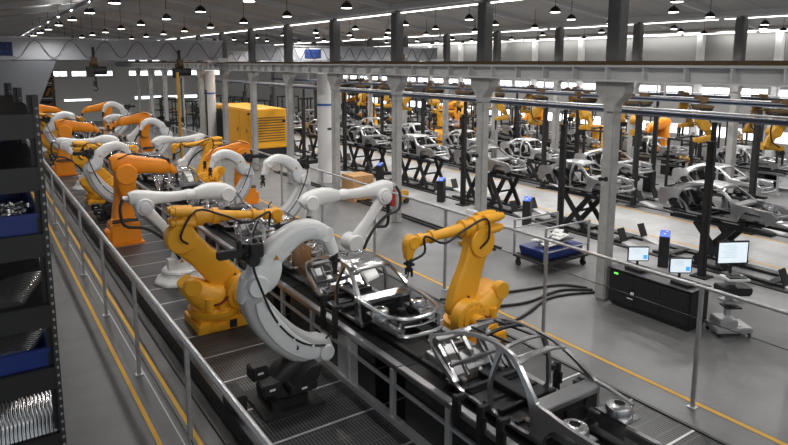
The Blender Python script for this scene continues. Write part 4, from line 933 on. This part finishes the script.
tag(MB().cyl((9.0, 32.6, 0), (9.0, 32.6, 5.0), .07, n=10).build('yellow_pole', 'amber'), 'thin yellow upright pole near the black hoist', 'pole')
tag(MB().cyl((9.6, 30, 0), (9.6, 30, 4.2), .04, n=10).build('dark_pole', 'dark_steel'), 'thin dark upright pole in front of the yellow pole', 'pole')
# dark machinery behind the crane leg
for k in range(4):
    r = thing('machine_tower', '%s level of the dark orange machine tower behind the crane leg' % ('Lowest', 'Second', 'Third', 'Top')[k], 'machine', (5.0, 58.6, 1.25 * k))
    for sx in (-1, 1):
        for sy in (-1, 1): MB().box((sx * .9, sy * .5, .62), (.1, .1, 1.24)).build('corner_post', 'rail_brown', r)
    b = MB(); b.box((0, 0, 1.2), (1.9, 1.1, .08)); b.box((0, .3, .6), (1.6, .3, 1.0)); b.build('frame', 'dark_steel', r)
    for q in range(5): x = -.7 + .35 * q; MB().bar((x, -.3, .2 + .1 * (q % 2)), (x + .25, -.45, .9 - .2 * (q % 3)), .16, .14).build('arm', 'rust_orange' if q % 2 else 'rail_brown', r, bevel=.02)
# ================================================================== SHELVING RACK
RX, RY = .32, 4.0
r = thing('shelving_rack', 'tall black perforated steel shelving rack at the left edge of the view', 'rack', (RX, RY, 0))
def rack_post(x, y):
    b = MB(); b.box((x - .015, y, 2.66), (.03, .05, 5.32)); b.box((x - .03, y + .022, 2.66), (.05, .006, 5.32)); p = b.build('upright', 'rack_steel', r, smooth=False)
    q = MB(); q.box((x - .012, y - .0255, 3.9), (.012, .002, 2.7)); q.box((x + .0005, y + .01, 3.9), (.002, .012, 2.7)); q.build('perforated_strip', 'perforated', p, smooth=False)
for x in (0, -.95):
    for y in (0, 1.25, 2.5): rack_post(x, y)
SH = (5.20, 4.90, 4.51, 4.08, 3.69, 3.26, 2.7)
for i, z in enumerate(SH):
    b = MB(); b.box((-.475, 1.25, z), (.95, 2.5, .02)); b.box((-.475, -.005, z - .055), (.95, .03, .14)); b.box((-.475, 2.5, z - .03), (.95, .03, .08)); b.box((-.012, 1.25, z - .03), (.03, 2.5, .09)); b.build('shelf', 'rack_steel', r, bevel=.004)
def bin_(x0, x1, y0, y1, z, h, m, label):
    t = thing('storage_bin', label, 'bin', (RX, RY, z)); b = MB(); b.box(((x0 + x1) / 2, y0, h / 2), (x1 - x0, .02, h)); b.box(((x0 + x1) / 2, y1, h / 2), (x1 - x0, .02, h)); b.box((x0, (y0 + y1) / 2, h / 2), (.02, y1 - y0, h)); b.box((x1, (y0 + y1) / 2, h / 2), (.02, y1 - y0, h)); b.box(((x0 + x1) / 2, (y0 + y1) / 2, .01), (x1 - x0, y1 - y0, .02)); b.build('tub', m, t, bevel=.004)
    MB().box(((x0 + x1) / 2, y0 - .012, h - .015), (x1 - x0 + .02, .02, .03)).build('rim', m, t, bevel=.004)
bin_(-.90, -.05, .03, 1.1, SH[2] + .012, .12, 'blue_plastic', 'blue plastic bin on the third shelf of the rack, holding small castings')
bin_(-.90, -.05, .03, 1.1, SH[4] + .012, .12, 'blue_plastic', 'lower blue plastic bin on the rack, under the fanned steel plates')
bin_(-.90, -.15, 1.4, 2.3, SH[1] + .012, .16, 'blue_plastic', 'small blue bin deep inside the rack on the second shelf')
def plates(x0, z, n_, label, grp):
    for k in range(n_):
        b = MB(); P_ = [(0, 0), (0, .05), (.03, .075), (.15, .085), (.24, .06), (.27, .02), (.27, 0)]
        b.prism(P_, 1, 0, .003)
        o = b.build('steel_plate', 'bright_steel'); o.location = (x0 + .009 * k, RY + .05 + .020 * k, z + .002 * k); o.rotation_euler = (.75, 0, .06 + .012 * k); tag(o, label, 'metal plate', grp)
plates(RX - .42, SH[3] + .012, 18, 'bright curved steel plate in the fan between the two blue bins', 'fanned plates on the fourth shelf')
plates(RX - .40, SH[4] + .095, 18, 'bright curved steel plate in the fan inside the lower blue bin', 'fanned plates in the lower blue bin')
for k in range(40):
    x = RX - .87 + .021 * k; b = MB(); b.tube([(0, .0, .01), (0, .015, .05), (.004, .03, .10), (-.008, .07, .16), (-.004, .11, .20), (-.012, .16, .25)], .0055, 6)
    b.tube([(.008, .0, .01), (.007, .018, .06), (.010, .04, .11), (.004, .08, .17), (.004, .12, .21)], .004, 6)
    o = b.build('bent_bracket', 'bright_steel'); o.location = (x, RY + .018, SH[5] + .006); tag(o, 'shiny bent steel bracket in the row on the rack shelf under the lower blue bin', 'bracket', 'bent brackets on the rack')
for k in range(48):
    b = MB(); R_ = Matrix.Rotation(random.uniform(0, 3), 3, 'Z') @ Matrix.Rotation(random.uniform(-.4, .4), 3, 'X'); L_ = random.uniform(.05, .09)
    b.cyl((-L_ / 2, 0, 0), (L_ / 2, 0, 0), .008, n=8); b.cyl((-L_ / 2, 0, -.012), (-L_ / 2, 0, .012), .015, n=10); b.box((L_ / 2, 0, 0), (.022, .016, .018))
    o = b.build('casting', 'bright_steel'); o.rotation_euler = R_.to_euler(); o.location = (RX - .46 + .048 * (k % 8) + random.uniform(-.015, .015), RY + .08 + .075 * (k // 8) + random.uniform(-.02, .02), SH[2] + .105 + random.uniform(0, .02)); tag(o, 'small bright metal casting heaped in the upper blue bin', 'metal part', 'castings in the upper blue bin')
